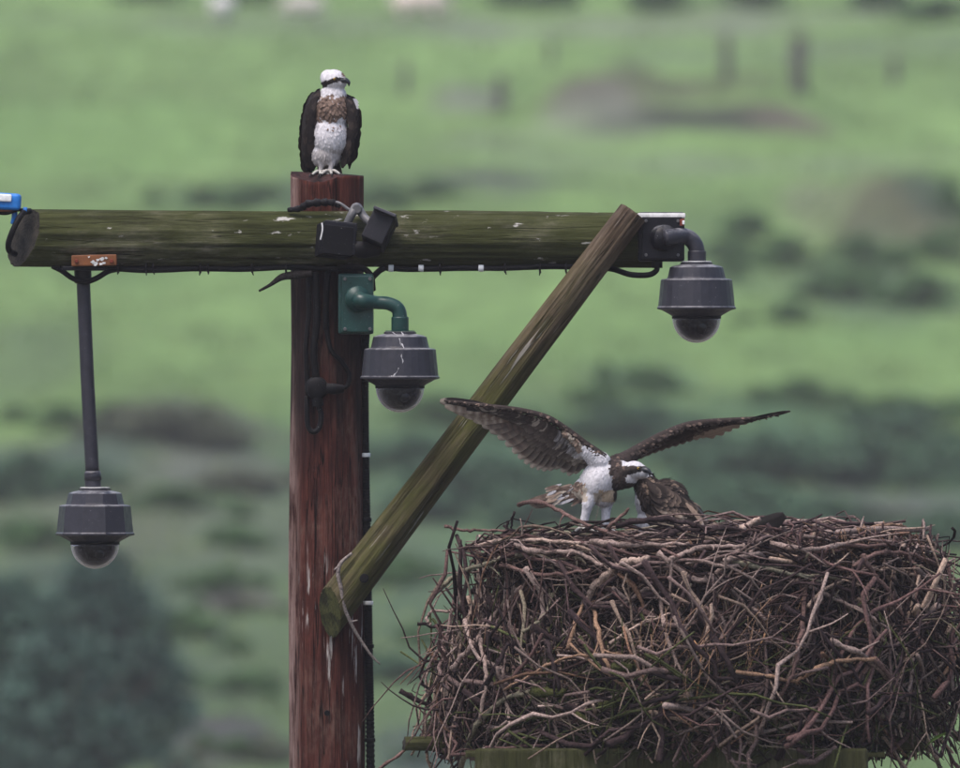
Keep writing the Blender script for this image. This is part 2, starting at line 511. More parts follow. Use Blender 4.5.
for px, py, hx, hy, c, w in PATCH:
    p0, D0 = hill_point(px, py)
    pa, _ = hill_point(px, py - hy); pb, _ = hill_point(px, py + hy)
    k = S * D0 / CD
    wx, wy = hx * k, max(1.0, abs(pa.y - pb.y) / 2)
    cy = (pa.y + pb.y) / 2
    wob = .22 * np.sin(GX * 1.7 + px) + .2 * np.sin(GY * .9 + py + GX * .6)
    q = ((GX - p0.x) / wx) ** 2 + ((GY - cy) / wy) ** 2 + wob
    m = np.clip(1.35 - q, 0, 1) * w
    GC = GC * (1 - m[..., None]) + np.array(c) * m[..., None]
near = np.clip((112 - GY) / 14, 0, 1)[..., None]          # flat unseen ground round the post, coloured pale to bounce light onto domes
GC = GC * (1 - near) + near * np.array((0.135, 0.13, 0.105)) * (1 + .15 * np.sin(GX * .9) * np.sin(GY * .7))[..., None]
nx, ny = len(xs), len(ys)
idx = np.arange(nx * ny).reshape(ny, nx)
FQ = np.stack([idx[:-1, :-1], idx[:-1, 1:], idx[1:, 1:], idx[1:, :-1]], -1).reshape(-1, 4)
gm = NT('pasture', 0.95, 0.1)
ga = gm.noise((1, 1, 1), 0.9, 8, 0.65)
gb = gm.noise((1, 1, 1), 7.0, 6, 0.7, (4, 2, 1))
gcol = gm.mix(1.0, gm.attr(), gm.rng(ga, 0.3, 0.7, 0.74, 1.26), 'MULTIPLY')
gcol = gm.mix(1.0, gcol, gm.rng(gb, 0.3, 0.7, 0.75, 1.25), 'MULTIPLY')
gm.color(gcol)
gm.bump(gb, 0.8, 0.12)
ground = put('hillside', mesh_from('hillside', np.stack([GX, GY, GZ], -1), FQ, gm.m, GC.reshape(-1, 3)))
tag(ground, 'green grazed hillside with rough banks rising behind the nest', kind='structure')

# rough grass on the slope
g = Geo()
Vt, Ct = [], []
NT_ = 9000
tx = RNG.uniform(-24, 24, NT_); ty = RNG.uniform(125, 330, NT_)
tz = terrain(tx, ty)
for i in range(NT_):
    hgt = RNG.uniform(.07, .2)
    base = np.array((tx[i], ty[i], tz[i] - .02))
    cc = GRASS * RNG.uniform(.75, 1.15) * np.array((RNG.uniform(.9, 1.35), 1, RNG.uniform(.9, 1.2)))
    for k in range(5):
        a = RNG.uniform(0, 6.28); o = np.array((math.cos(a), math.sin(a), 0)) * RNG.uniform(.02, .16)
        t = np.array((-math.sin(a), math.cos(a), 0)) * .03
        Vt += [base + o - t, base + o + t, base + o * 2.1 + np.array((0, 0, hgt * RNG.uniform(.7, 1.3)))]
        Ct += [cc * .9, cc * .9, cc * 1.15]
Ft = [(3 * i, 3 * i + 1, 3 * i + 2) for i in range(len(Vt) // 3)]
go = put('grass', mesh_from('grass', Vt, Ft, M['leaf'], np.array(Ct), False))
tag(go, 'short grass tussocks over the hillside', kind='stuff')

# ------------------------------------------------------------------ shrubs, trees, posts and sheep on the slope
def leaf_cloud(seed, nleaf, clumps, leaf, colour, rad=(1, 1, 1), z0=0.0):
    r = np.random.default_rng(seed)
    cs = []
    for i in range(clumps):
        a = r.uniform(0, 6.28); q = r.uniform(0, 1) ** .5
        h = r.uniform(.12, 1.0)
        w = math.sin(min(1, h * .85 + .22) * math.pi) ** .6
        cs.append((np.array((math.cos(a) * q * w * rad[0] * .8, math.sin(a) * q * w * rad[1] * .8, z0 + h * rad[2])), r.uniform(.18, .40) * min(rad), r.uniform(.7, 1.35)))
    V, F, C = [], [], []
    for i in range(nleaf):
        c, cr, tint = cs[r.integers(len(cs))]
        d = r.normal(size=3); d /= np.linalg.norm(d)
        p = c + d * cr * r.uniform(.45, 1.1) * np.array((1.15, 1.15, .8))
        p[2] = max(p[2], .02)
        u = r.normal(size=3); u[2] -= .4; u /= np.linalg.norm(u)
        v = np.cross(u, r.normal(size=3)); v /= np.linalg.norm(v)
        s_ = leaf * r.uniform(.6, 1.4)
        n = len(V)
        V += [p - u * s_, p + v * s_ * .45, p + u * s_, p - v * s_ * .45]
        F.append((n, n + 1, n + 2, n + 3))
        cc = np.array(colour) * tint * r.uniform(.75, 1.25)
        C += [cc] * 4
    return V, F, np.array(C)

def stems_geo(seed, n, h, spread, r0):
    r = np.random.default_rng(seed)
    g = Geo()
    for i in range(n):
        a = r.uniform(0, 6.28); q = r.uniform(.2, 1) * spread
        pts = [(0.05 * math.cos(a), 0.05 * math.sin(a), -.15), (q * .3 * math.cos(a), q * .3 * math.sin(a), h * .45), (q * math.cos(a + .3), q * math.sin(a + .3), h * r.uniform(.75, 1))]
        V, F = tube_vf(catmull(pts, 6), np.linspace(r0, r0 * .3, 6), 5)
        g.add(V, F, (0.07, 0.055, 0.045))
    return g

def make_bush(name, seed, colour, label, cat, group, n=1500):
    root = thing(name, label, cat, group=group)
    V, F, C = leaf_cloud(seed, n, 26, .085, colour)
    Geo().add(V, F, C).build('foliage', M['leaf'], root, False)
    stems_geo(seed, 7, .8, .6, .035).build('stem', M['stick'], root)
    return root

def copy_tree(o, parent=None):
    c = o.copy()
    COL.objects.link(c)
    if parent is not None:
        c.parent = parent
        c.matrix_parent_inverse = o.matrix_parent_inverse.copy()
    for ch in o.children:
        copy_tree(ch, c)
    return c

BUSH_KINDS = {
    'g': ('gorse_bush', (0.056, 0.122, 0.040), 'dark green gorse bush growing on the blurred grassy slope', 'bush', 'dark green bushes on the hillside'),
    'b': ('bramble_bush', (0.046, 0.098, 0.052), 'blue green bramble bush in the shaded lower slope', 'bush', 'blue green bushes low on the hillside'),
    'h': ('heather_clump', (0.088, 0.104, 0.066), 'greyish purple heather clump on the rough bank', 'heather', 'heather clumps on the hillside'),
}
BUSHES = [  # kind, pixel x, base y, width px, height px
    ('g', 205, 207, 60, 20), ('g', 255, 204, 70, 22), ('g', 385, 206, 60, 22), ('g', 430, 200, 60, 18),
    ('g', 745, 238, 55, 28), ('g', 720, 262, 50, 22), ('g', 790, 268, 70, 30), ('g', 850, 300, 90, 34), ('g', 920, 310, 80, 36), ('g', 950, 212, 34, 34),
    ('g', 940, 260, 60, 30), ('g', 860, 262, 60, 26), ('g', 790, 322, 60, 20), ('g', 645, 392, 70, 28), ('g', 600, 405, 60, 20), ('g', 800, 402, 70, 24), ('g', 900, 420, 90, 26),
    ('h', 165, 440, 90, 34), ('h', 120, 432, 60, 24), ('h', 215, 446, 60, 32), ('g', 60, 428, 60, 22), ('b', 30, 500, 80, 50), ('b', 85, 492, 60, 26),
    ('h', 240, 492, 80, 26), ('g', 175, 510, 80, 22), ('g', 30, 548, 80, 30), ('g', 230, 548, 70, 22),
    ('b', 700, 470, 110, 44), ('b', 780, 480, 110, 50), ('b', 860, 486, 110, 52), ('b', 935, 476, 90, 46), ('b', 640, 440, 90, 36), ('b', 910, 440, 80, 34),
    ('b', 740, 520, 110, 46), ('b', 830, 540, 120, 44), ('h', 890, 536, 90, 30), ('b', 940, 548, 80, 40),
    ('b', 420, 468, 80, 36), ('b', 470, 500, 110, 50), ('b', 530, 500, 90, 46), ('b', 560, 520, 110, 44), ('b', 420, 520, 70, 36), ('g', 440, 420, 80, 26), ('g', 520, 440, 80, 26),
    ('g', 400, 585, 70, 28), ('g', 460, 640, 80, 26), ('b', 400, 680, 60, 26), ('b', 410, 790, 110, 60), ('b', 470, 780, 80, 40),
    ('h', 240, 612, 50, 14), ('h', 225, 775, 90, 44), ('h', 190, 768, 50, 30), ('g', 250, 690, 60, 20), ('g', 180, 640, 70, 26), ('g', 215, 590, 60, 20), ('b', 150, 720, 60, 40),
    ('g', 560, 6, 70, 20), ('g', 660, 8, 90, 24), ('g', 750, 6, 80, 22), ('g', 870, 10, 90, 26), ('g', 510, 4, 60, 22), ('g', 250, 2, 60, 16), ('g', 150, 2, 80, 14), ('g', 940, 20, 80, 24),
]
for q in list(BUSHES):                  # smaller bushes grow against the big ones
    if 200 < q[2] < 790:
        for _ in range(2):
            BUSHES.append((q[0] if q[0] != 'h' or _ else 'g', q[1] + RNG.uniform(-.9, .9) * q[3], min(763, q[2] + RNG.uniform(-.5, .4) * q[4]), q[3] * RNG.uniform(.3, .6), q[4] * RNG.uniform(.4, .8)))
proto = {}
for k, (nm, colr, lab, cat, grp) in BUSH_KINDS.items():
    for v in range(3):
        proto[k, v] = [make_bush(nm, 100 + ord(k) * 3 + v, colr, lab, cat, grp), False]
for i, (k, px, py, w, h) in enumerate(BUSHES):
    pr = proto[k, i % 3]
    o = pr[0] if not pr[1] else copy_tree(pr[0])
    pr[1] = True
    p, D = hill_point(px, min(py, 764)) if py < 765 else hill_point(px, 764)
    kk = S * D / CD
    o.location = (p.x, p.y - (0 if py < 765 else (py - 764) * .9), p.z)
    if py >= 765: o.location.z = float(terrain(p.x, o.location.y))
    o.rotation_euler = (0, 0, RNG.uniform(0, 6.28))
    tn = {'g': 'dark green', 'b': 'blue green', 'h': 'purplish grey'}[k]
    if py < 30: where = 'along the top edge of the hill, level with the sheep'
    elif py < 215 and px < 460: where = 'just above the crossbeam, either side of the post'
    elif px > 700 and py < 345: where = 'on the slope beyond the right dome camera'
    elif px > 560 and py < 425: where = 'on open grass below the right dome camera'
    elif px < 290 and py < 460: where = 'on the bank level with the low half of the drop pipe'
    elif px < 290 and py < 570: where = 'on the slope behind the hanging dome camera'
    elif px < 290: where = 'low down between the bottom left tree and the post'
    elif px < 490 and py > 560: where = 'low down between the post and the nest'
    elif px < 590: where = 'behind the brace and the left spread wing'
    else: where = 'beyond the nest top and the right spread wing'
    o['label'] = tn + ' blurred ' + {'g': 'bush ', 'b': 'bramble ', 'h': 'heather '}[k] + where
    o['group'] = {'g': 'dark green bushes ', 'b': 'blue green brambles ', 'h': 'heather clumps '}[k] + where
    bs = 1.6 if py > 400 else 1.25
    o.scale = (w * kk * .5 * bs, w * kk * .5 * bs, h * kk * .85)
for k, pr in proto.items():
    if not pr[1]:
        for ch in list(pr[0].children): bpy.data.objects.remove(ch)
        bpy.data.objects.remove(pr[0])

def make_tree(px, py_top, Dt, w_px, label, seed, colour, group=None):
    k = S * Dt / CD
    x = (px - 480) * k
    y = Dt - CD
    z = float(terrain(x, y))
    ztop = CZ + (384 - py_top) * k
    H = ztop - z
    root = thing('tree', label, 'tree', (x, y, z), group)
    g = Geo()
    r = np.random.default_rng(seed)
    tr = [(0, 0, -.2), (.05, 0, H * .25), (-.04, .05, H * .55), (.02, 0, H * .85)]
    V, F = tube_vf(catmull(tr, 12), np.linspace(.16, .03, 12), 8)
    g.add(V, F, (0.06, 0.05, 0.042))
    for i in range(9):
        a = r.uniform(0, 6.28); h0 = H * r.uniform(.2, .6); L = w_px * k * .45 * r.uniform(.6, 1)
        pts = [(0, 0, h0), (L * .5 * math.cos(a), L * .5 * math.sin(a), h0 + L * .35), (L * math.cos(a), L * math.sin(a), h0 + L * .75)]
        V, F = tube_vf(catmull(pts, 7), np.linspace(.06, .012, 7), 6)
        g.add(V, F, (0.06, 0.05, 0.042))
    for i, (V, F) in enumerate([]): pass
    go_ = Geo()
    for q in range(1):
        V = np.concatenate(g.V) + np.array((x, y, z))
    me = mesh_from('trunk', V, g.F, M['stick'], np.concatenate(g.C))
    put('trunk', me, root)
    V, F, C = leaf_cloud(seed, 7600, 80, .10, colour, (w_px * k * .5, w_px * k * .5, H * .95), H * .02)
    put('crown', mesh_from('crown', np.array(V) + np.array((x, y, z)), F, M['leaf'], C, False), root)
make_tree(100, 560, 186, 200, 'large dark blue green tree rising at the bottom left below the hanging camera', 5, (0.036, 0.078, 0.060))
make_tree(10, 585, 182, 190, 'dark tree cut by the left edge beside the larger bottom tree', 6, (0.038, 0.080, 0.058))

make_tree(60, 650, 176, 230, 'low dark shrubby tree at the bottom left corner in front of the larger trees', 9, (0.036, 0.074, 0.058))

# fence posts out on the pasture
def fence_post(px, py0, py1, wpx, label, col=None):
    p, D = hill_point(px, py1)
    k = S * D / CD
    h = (py1 - py0) * k; w = wpx * k
    V, F = [], []
    for t in np.linspace(0, 1, 7):
        for a in range(8):
            q = w * .5 * (1 + .08 * math.sin(a * 2.1 + t * 9 + px)) * (1 - .12 * t)
            V.append((p.x + q * math.cos(a * .785) + .02 * t, p.y + q * math.sin(a * .785), p.z - .1 + (h + .1) * t))
    for i in range(6):
        for a in range(8):
            F.append((i * 8 + a, i * 8 + (a + 1) % 8, i * 8 + 8 + (a + 1) % 8, i * 8 + 8 + a))
    F.append(tuple(range(48, 56)))
    o = put('fence_post', mesh_from('fence_post', V, F, M['post']))
    tag(o, label, 'post', 'posts standing in the pasture')
fence_post(798, 38, 96, 18, 'thickest dark post in the pasture, right of the earth mound')
fence_post(726, 36, 84, 12, 'slim dark post just above the earth mound')
fence_post(894, 58, 86, 9, 'short post farthest right in the pasture, alone on grass')
fence_post(500, 78, 114, 12, 'grey post beside the left foot of the earth mound')
fence_post(405, 62, 96, 8, 'faint post on grass between the perched bird and mound')
fence_post(551, 40, 66, 7, 'small post high up left above the earth mound')

def blob_vf(prims, voxel, smooth=6):
    """one continuous skin over ellipsoids and tapered limbs"""
    bm = bmesh.new()
    for pr in prims:
        if pr[0] == 'e':
            _, c, r = pr[:3]
            rot = pr[3] if len(pr) > 3 else Matrix.Identity(4)
            bmesh.ops.create_icosphere(bm, subdivisions=3, radius=1, matrix=Matrix.Translation(Vector(c)) @ rot @ Matrix.Diagonal((*r, 1)))
        else:
            _, p0, r0, p1, r1 = pr
            for t in np.linspace(0, 1, max(2, int((Vector(p1) - Vector(p0)).length / (min(r0, r1) * .55)) + 1)):
                c = Vector(p0).lerp(Vector(p1), t)
                bmesh.ops.create_icosphere(bm, subdivisions=2, radius=r0 + (r1 - r0) * t, matrix=Matrix.Translation(c))
    me = bpy.data.meshes.new('tmp'); bm.to_mesh(me); bm.free()
    o = bpy.data.objects.new('tmp', me); COL.objects.link(o)
    m = o.modifiers.new('r', 'REMESH'); m.mode = 'VOXEL'; m.voxel_size = voxel
    s_ = o.modifiers.new('s', 'SMOOTH'); s_.iterations = smooth; s_.factor = .5
    bpy.context.view_layer.update()
    dg = bpy.context.evaluated_depsgraph_get()
    e = bpy.data.meshes.new_from_object(o.evaluated_get(dg))
    V = np.zeros(len(e.vertices) * 3); e.vertices.foreach_get('co', V)
    Nn = np.zeros(len(e.vertices) * 3); e.vertices.foreach_get('normal', Nn)
    F = [tuple(p.vertices) for p in e.polygons]
    bpy.data.objects.remove(o); bpy.data.meshes.remove(me); bpy.data.meshes.remove(e)
    return V.reshape(-1, 3), F, Nn.reshape(-1, 3)

def sheep(px, py_feet, Lpx, heading, label, col):
    p, D = hill_point(px, max(py_feet, 3))
    k = S * D / CD
    L = Lpx * k * .5
    pr = [('e', (0, 0, .72 * L * 1.15), (L * .86, L * .46, L * .46)), ('e', (-.45 * L, 0, .80 * L), (L * .42, L * .44, L * .44)), ('e', (.5 * L, 0, .86 * L), (L * .40, L * .42, L * .42)),
          ('c', (.75 * L, 0, .88 * L), .22 * L, (1.0 * L, 0, .62 * L), .15 * L), ('c', (1.0 * L, 0, .60 * L), .15 * L, (1.14 * L, 0, .36 * L), .09 * L),
          ('c', (.98 * L, .1 * L, .7 * L), .05 * L, (.96 * L, .28 * L, .68 * L), .03 * L), ('c', (.98 * L, -.1 * L, .7 * L), .05 * L, (.96 * L, -.28 * L, .68 * L), .03 * L),
          ('c', (-.82 * L, 0, .9 * L), .1 * L, (-.95 * L, 0, .6 * L), .06 * L)]
    for sx in (-.55, .55):
        for sy in (-.22, .22):
            pr.append(('c', (sx * L, sy * L, .5 * L), .12 * L, (sx * L, sy * L, 0.03 * L), .06 * L))
    V, F, N_ = blob_vf(pr, .045, 3)
    C = np.tile(np.array(col), (len(V), 1))
    C[V[:, 0] > .93 * L] *= .8
    C[V[:, 2] < .32 * L] *= .6
    # curly fleece
    for i in range(len(V)):
        if V[i, 2] > .4 * L: V[i] += N_[i] * .03 * mnoise.noise(Vector(V[i]) * 9)
    me = mesh_from('sheep', V, F, M['wool'], C)
    o = put('sheep', me)
    o.location = p; o.rotation_euler = (0, 0, heading)
    tag(o, label, 'sheep', 'sheep grazing on the hillside')
sheep(222, 23, 44, R(75), 'white sheep at the top edge, nearest the left side', (0.80, 0.75, 0.76))
sheep(304, 24, 46, R(185), 'dull cream sheep between the other two sheep on the hill', (0.55, 0.51, 0.47))
sheep(418, 23, 58, R(5), 'pinkish cream sheep on the hill right above the perched bird', (0.80, 0.66, 0.62))

# ------------------------------------------------------------------ post, crossbeam and brace
def make_log(name, p0, p1, r0, r1, mats, label, cat, seed, cuts, nseg=80, step=.02, amp=.004, ext=.3, knots=(), origin=None, bend=0.0):
    """p0->p1 becomes local +Z; cuts: (world point, world outward normal)"""
    p0, p1 = Vector(p0), Vector(p1)
    ax = p1 - p0; L = ax.length; ax.normalize()
    q = ax.to_track_quat('Z', 'Y') if abs(ax.z) < .999 else Matrix.Identity(3).to_quaternion()
    MW = Matrix.Translation(p0) @ q.to_matrix().to_4x4()
    n = int((L + 2 * ext) / step)
    V, F = [], []
    for i in range(n + 1):
        z = -ext + (L + 2 * ext) * i / n
        t = min(1, max(0, z / L)); r = r0 + (r1 - r0) * t
        bx = bend * math.sin(math.pi * t)
        for k in range(nseg):
            a = 2 * math.pi * k / nseg
            ca, sa = math.cos(a), math.sin(a)
            d = amp * 1.6 * mnoise.noise(Vector((ca * 2.2 + seed, sa * 2.2, z * .7))) + amp * .9 * mnoise.noise(Vector((ca * 9 + seed, sa * 9, z * 1.4)))
            f = mnoise.noise(Vector((ca * 13 + seed * 2, sa * 13, z * .55)))
            if f > .34: d -= amp * 2.4 * min(1, (f - .34) * 6)         # drying cracks
            for kz, ka, kr in knots:
                dd = math.hypot(z - kz, (math.atan2(math.sin(a - ka), math.cos(a - ka))) * r) / kr
                if dd < 1.6: d += amp * 1.2 * math.cos(dd * 3.0) * (1.6 - dd)
            V.append(((r + d) * ca + bx, (r + d) * sa, z))
    for i in range(n):
        for k in range(nseg):
            k2 = (k + 1) % nseg
            F.append((i * nseg + k, i * nseg + k2, (i + 1) * nseg + k2, (i + 1) * nseg + k))
    me = mesh_from(name, V, F, mats)
    bm = bmesh.new(); bm.from_mesh(me)
    IW = MW.inverted()
    for co, no in cuts:
        lc = IW @ Vector(co); ln = IW.to_3x3() @ Vector(no).normalized()
        res = bmesh.ops.bisect_plane(bm, geom=bm.verts[:] + bm.edges[:] + bm.faces[:], plane_co=lc, plane_no=ln, clear_outer=True, dist=1e-6)
        ed = [e for e in bm.edges if e.is_boundary and all(abs((v.co - lc).dot(ln)) < 1e-4 for v in e.verts)]
        r_ = bmesh.ops.edgeloop_fill(bm, edges=ed)
        for f in r_['faces']:
            f.material_index = 1; f.smooth = False
            if f.normal.dot(ln) < 0: f.normal_flip()
    for f in bm.faces:
        if f.material_index == 0: f.smooth = True
    bm.to_mesh(me); bm.free()
    o = put(name, me)
    o.matrix_basis = MW
    tag(o, label, cat)
    return o

PB = P(327, 768, 0)
pole = make_log('wooden_post', (P(327.5, 768, 0).x, 0, 0), (P(324, 173, 0).x, 0, P(324, 173, 0).z), 41.5 * S, 36.3 * S,
                [M['creosote'], M['end_red']], 'tall reddish brown creosoted wooden post with a bird on its cut top', 'post', 3.0,
                [(P(324, 173.5, 0), (0.06, -0.035, 1)), (P(300, 177.5, -.08), (-.16, -.42, 1))], nseg=96, step=.03, amp=.0065, knots=((6.1 + 1.62, -2.2, .02), (7.2, -1.9, .03), (6.55, -.9, .028)))
# beam: local +Z runs to the right
YB = -0.165
bl, br = P(24, 238, YB), P(652, 240, YB)
bn = Vector((-1, 0, 0)) + .3 * Vector((0, 0, 1)) + .5 * Vector((0, -1, 0))
beam = make_log('crossbeam', bl, br, 28.5 * S, 27 * S, [M['beam'], M['end_dark']],
                'long mossy round crossbeam with a slanted left end fixed across the post', 'beam', 9.0,
                [(bl, bn), (br, (1, 0, 0))], amp=.006, bend=0.0)
YR0, YR1 = YB - 27 * S - 14.5 * S, -41 * S - 18 * S
t0, t1 = P(628, 219, YR0 + .015), P(330, 612, YR1 - .005)
a_ = (t1 - t0).normalized()
u_ = Vector((0.8, 0, -0.6)); v_ = Vector((0, -1, 0))
brace = make_log('diagonal_brace', t1, t0, 19.5 * S, 14.6 * S, [M['brace'], M['end_green']],
                 'slanting round timber brace, brown above and green below, from beam to post', 'brace', 17.0,
                 [(t1, Vector((-.6, 0, -.8)) - .73 * u_ + .68 * v_), (t0 - a_ * .035, Vector((.6, 0, .8)) - .12 * v_)], amp=.0042, step=.018)
# bolt in the brace and bolt hole in the post
bp = P(364, 578, YR1 - 19 * S - .006)
lathe('bolt', [(0.0, -.012), (.018, -.012), (.022, -.004), (.022, .02)], 10, bp, M['black'], brace, axis='Y')
lathe('bolt_plug', [(0, -.004), (.012, -.004), (.014, .01)], 10, P(327, 713, -41 * S + .002), M['black'], pole, axis='Y')

# ------------------------------------------------------------------ dome cameras
def dome_camera(cx, ytop, Y, label, rot=0.0):
    root = thing('dome_camera', label, 'security camera', P(cx, ytop + 50, Y), 'dome cameras on the post and beam')
    c = P(cx, ytop, Y)
    pr = [(14, 0), (16, -.6), (16, -2.4), (24, -4.2), (26.5, -5.4), (28.8, -15.0), (29.4, -16.4), (34.6, -17.2), (35.6, -18.2), (38.2, -44.0), (39.4, -45.2), (39.4, -46.6), (38.0, -47.2), (34.5, -48), (25.5, -53.0), (24.3, -54)]
    housing = lathe('housing', [(r * S, h * S) for r, h in pr], 10 if cx == 95 else 30, c, M['slate'], root)
    lathe('top_plate', [(13.2 * S, .9 * S), (15 * S, .7 * S), (15 * S, .15 * S)], 20, c, M['lime'] if cx != 400 else M['green'], root)
    lathe('dome_ring', [(22.0 * S, -53.6 * S), (24.6 * S, -54.1 * S), (24.6 * S, -56.4 * S), (22.0 * S, -56.4 * S)], 40, c, M['black'], root, True)
    prof_o, prof_i = [], []
    for t in np.linspace(0, math.pi / 2, 16):
        prof_o.append((24.0 * S * math.cos(t), -56 * S - 24.5 * S * math.sin(t)))
        prof_i.append((22.6 * S * math.cos(t), -56 * S - 23.1 * S * math.sin(t)))
    prof = [(max(r, 0), h) for r, h in prof_o] + [(max(r, 0), h) for r, h in reversed(prof_i)]
    prof[15] = (0, prof[15][1]); prof[16] = (0, prof[16][1])
    V, F = lathe_vf(prof[:16], 48, c)
    V2, F2 = lathe_vf(list(reversed(prof[16:])), 48, c)
    n = len(V)
    F = [f for f in F if len(f) == 4] ; F2 = [tuple(reversed(f)) for f in F2 if len(f) == 4]
    V = V + V2; F = F + [tuple(i + n for i in f) for f in F2]
    for k in range(48):
        k2 = (k + 1) % 48
        F.append((k2, k, n + k, n + k2))
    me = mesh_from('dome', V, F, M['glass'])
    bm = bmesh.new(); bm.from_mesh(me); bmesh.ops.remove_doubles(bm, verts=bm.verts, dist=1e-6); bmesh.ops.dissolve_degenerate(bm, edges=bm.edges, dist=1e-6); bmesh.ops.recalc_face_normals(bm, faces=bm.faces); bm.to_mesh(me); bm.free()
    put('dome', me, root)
    # camera head inside the dome
    ic = c + Vector((0, 0, -57 * S))
    bm = bmesh.new()
    bmesh.ops.create_uvsphere(bm, u_segments=28, v_segments=18, radius=21.4 * S, matrix=Matrix.Translation(ic) @ Matrix.Diagonal((1, 1, .98, 1)))
    ball = bm_obj('camera_head', bm, M['inner'], root, True)
    lp = ic + Vector((.25, -.86, -.42)).normalized() * 16.5 * S
    bm = bmesh.new()
    bmesh.ops.create_uvsphere(bm, u_segments=20, v_segments=12, radius=6.5 * S, matrix=Matrix.Translation(lp))
    bm_obj('lens', bm, M['lens'], ball, True)
    return root, c

# hanging camera on a long pipe
YL = YB
camA, cA = dome_camera(95, 488, YL, 'dark dome camera hanging on a long pipe from the beam end')
tube('drop_pipe', [P(83, 274, YL), P(87.5, 380, YL), P(92.5, 474, YL)], [6.8 * S, 6.8 * S, 7 * S], M['slate'], camA, 16, 24)
lathe('pipe_collar', [(9 * S, 7 * S), (8.3 * S, 12 * S), (7.6 * S, 16 * S)][::-1], 16, P(93, 487, YL), M['slate'], camA, True)
tube('collar', [P(92.4, 472, YL), P(93.2, 487.5, YL)], 8.2 * S, M['slate'], camA, 16)
tube('collar', [P(82.6, 268, YL), P(83.3, 283, YL)], 8.6 * S, M['blackbox'], camA, 16)
box('mounting_block', P(94.5, 260.5, YL - .07), (45 * S, .16, 11 * S), M['rust'], camA, rot=(0, R(-1.2), 0), bevel=.006)
g = Geo()
for dx, dz, w in ((-2, -2, 2.0), (0.5, -4, 2.4), (3, 0, 1.6), (7, 1, 2.2), (9, -3, 1.5), (11, 2, 1.3), (6, -4, 1.6), (-6, 3, 1.0)):
    c_ = P(95 + dx, 260 - dz, YL - .1535)
    rim = [(c_.x + w * S * (.5 + .9 * abs(math.sin(k * 1.9 + dx))) * math.cos(k * .449), c_.y, c_.z + w * .7 * S * (.5 + .9 * abs(math.sin(k * 2.3 + dx))) * math.sin(k * .449)) for k in range(14)]
    V = rim + [(q[0], q[1] + .003, q[2]) for q in rim]
    g.add(V, [tuple(range(14))] + [(k, 14 + k, 14 + (k + 1) % 14, (k + 1) % 14) for k in range(14)])
g.build('lime_splash', M['lime'], camA, False)
for dx in (-18, 17):
    lathe('bolt', [(0, -.012), (1.8 * S, -.012), (2.2 * S, -.004), (2.2 * S, .006)], 6, P(94.5 + dx, 261, YL - .15), M['redrust'], camA, axis='Y')
box('mounting_plate', P(85, 268.5, YL - .03), (44 * S, .14, 4 * S), M['blackbox'], camA, bevel=.004)

# camera on the green elbow
YM = -41 * S - .12
camB, cB = dome_camera(400, 331.5, YM - .1, 'dome camera with white streak on a green elbow arm beside the post')
box('mounting_box', P(356, 304, YM + .02), (35 * S, .2, 60 * S), M['green'], camB, bevel=.012, seg=3)
box('box_lid', P(357.5, 304, YM - .088), (31 * S, .02, 56 * S), M['green'], camB, bevel=.005)
ye = YM - .1
tube('elbow_arm', [P(357, 299, YM - .08), P(362, 301, ye - .02), P(376, 302.5, ye), P(388, 303.5, ye), P(397.5, 308.5, ye), P(400, 318, ye), P(400, 331, ye)], [9.5 * S, 8 * S, 6.6 * S, 6.6 * S, 7 * S, 7.4 * S, 7.8 * S], M['green'], camB, 18, 48)
tube('arm_collar', [P(400, 317, ye), P(400, 331, ye)], 8.6 * S, M['green'], camB, 18)
for dx, dz in ((-12.5, 25), (12.5, 25), (-12.5, -25), (12.5, -25)):
    lathe('bolt', [(0, -.012), (1.5 * S, -.012), (1.9 * S, -.004), (1.9 * S, .006)], 6, P(357.5 + dx, 304 + dz, YM - .098), M['grey'], camB, axis='Y')
tube('pipe_flange', [P(357, 299, YM - .095), P(358.2, 299.4, YM - .118)], 13 * S, M['green'], camB, 20, 4)
# streak of bird lime down its housing
hc = cB
st = [(1.5, -.6), (3.5, -4.5), (2.0, -12), (4, -17), (1.5, -24), (3.0, -31), (-3, -40), (-7, -46)]
g = Geo()
for (w, pts) in ((1.3, st), (1.0, [(-7, -1), (-1, -6), (1, -14)]), (1.2, [(-9, -45), (-4, -42), (-1, -36)])):
    pp = []
    for dx, dz in pts:
        rr = np.interp(-dz, [0, 2.4, 5.4, 15, 17.2, 18.2, 44, 47], [15.5, 16.5, 26, 28.8, 34.6, 35.6, 38.2, 39.4]) * .985
        pp.append((hc.x + dx * S, hc.y - math.sqrt(max(1, rr * rr - dx * dx)) * S, hc.z + dz * S))
    V, F = tube_vf(catmull(pp, 30), np.array([w * S * (0.22 + .55 * abs(math.sin(i * .9 + dx) * math.sin(i * .37 + 1))) for i in range(30)]), 5)
    g.add(V, F)
g.build('lime_streak', M['limegrey'], camB)

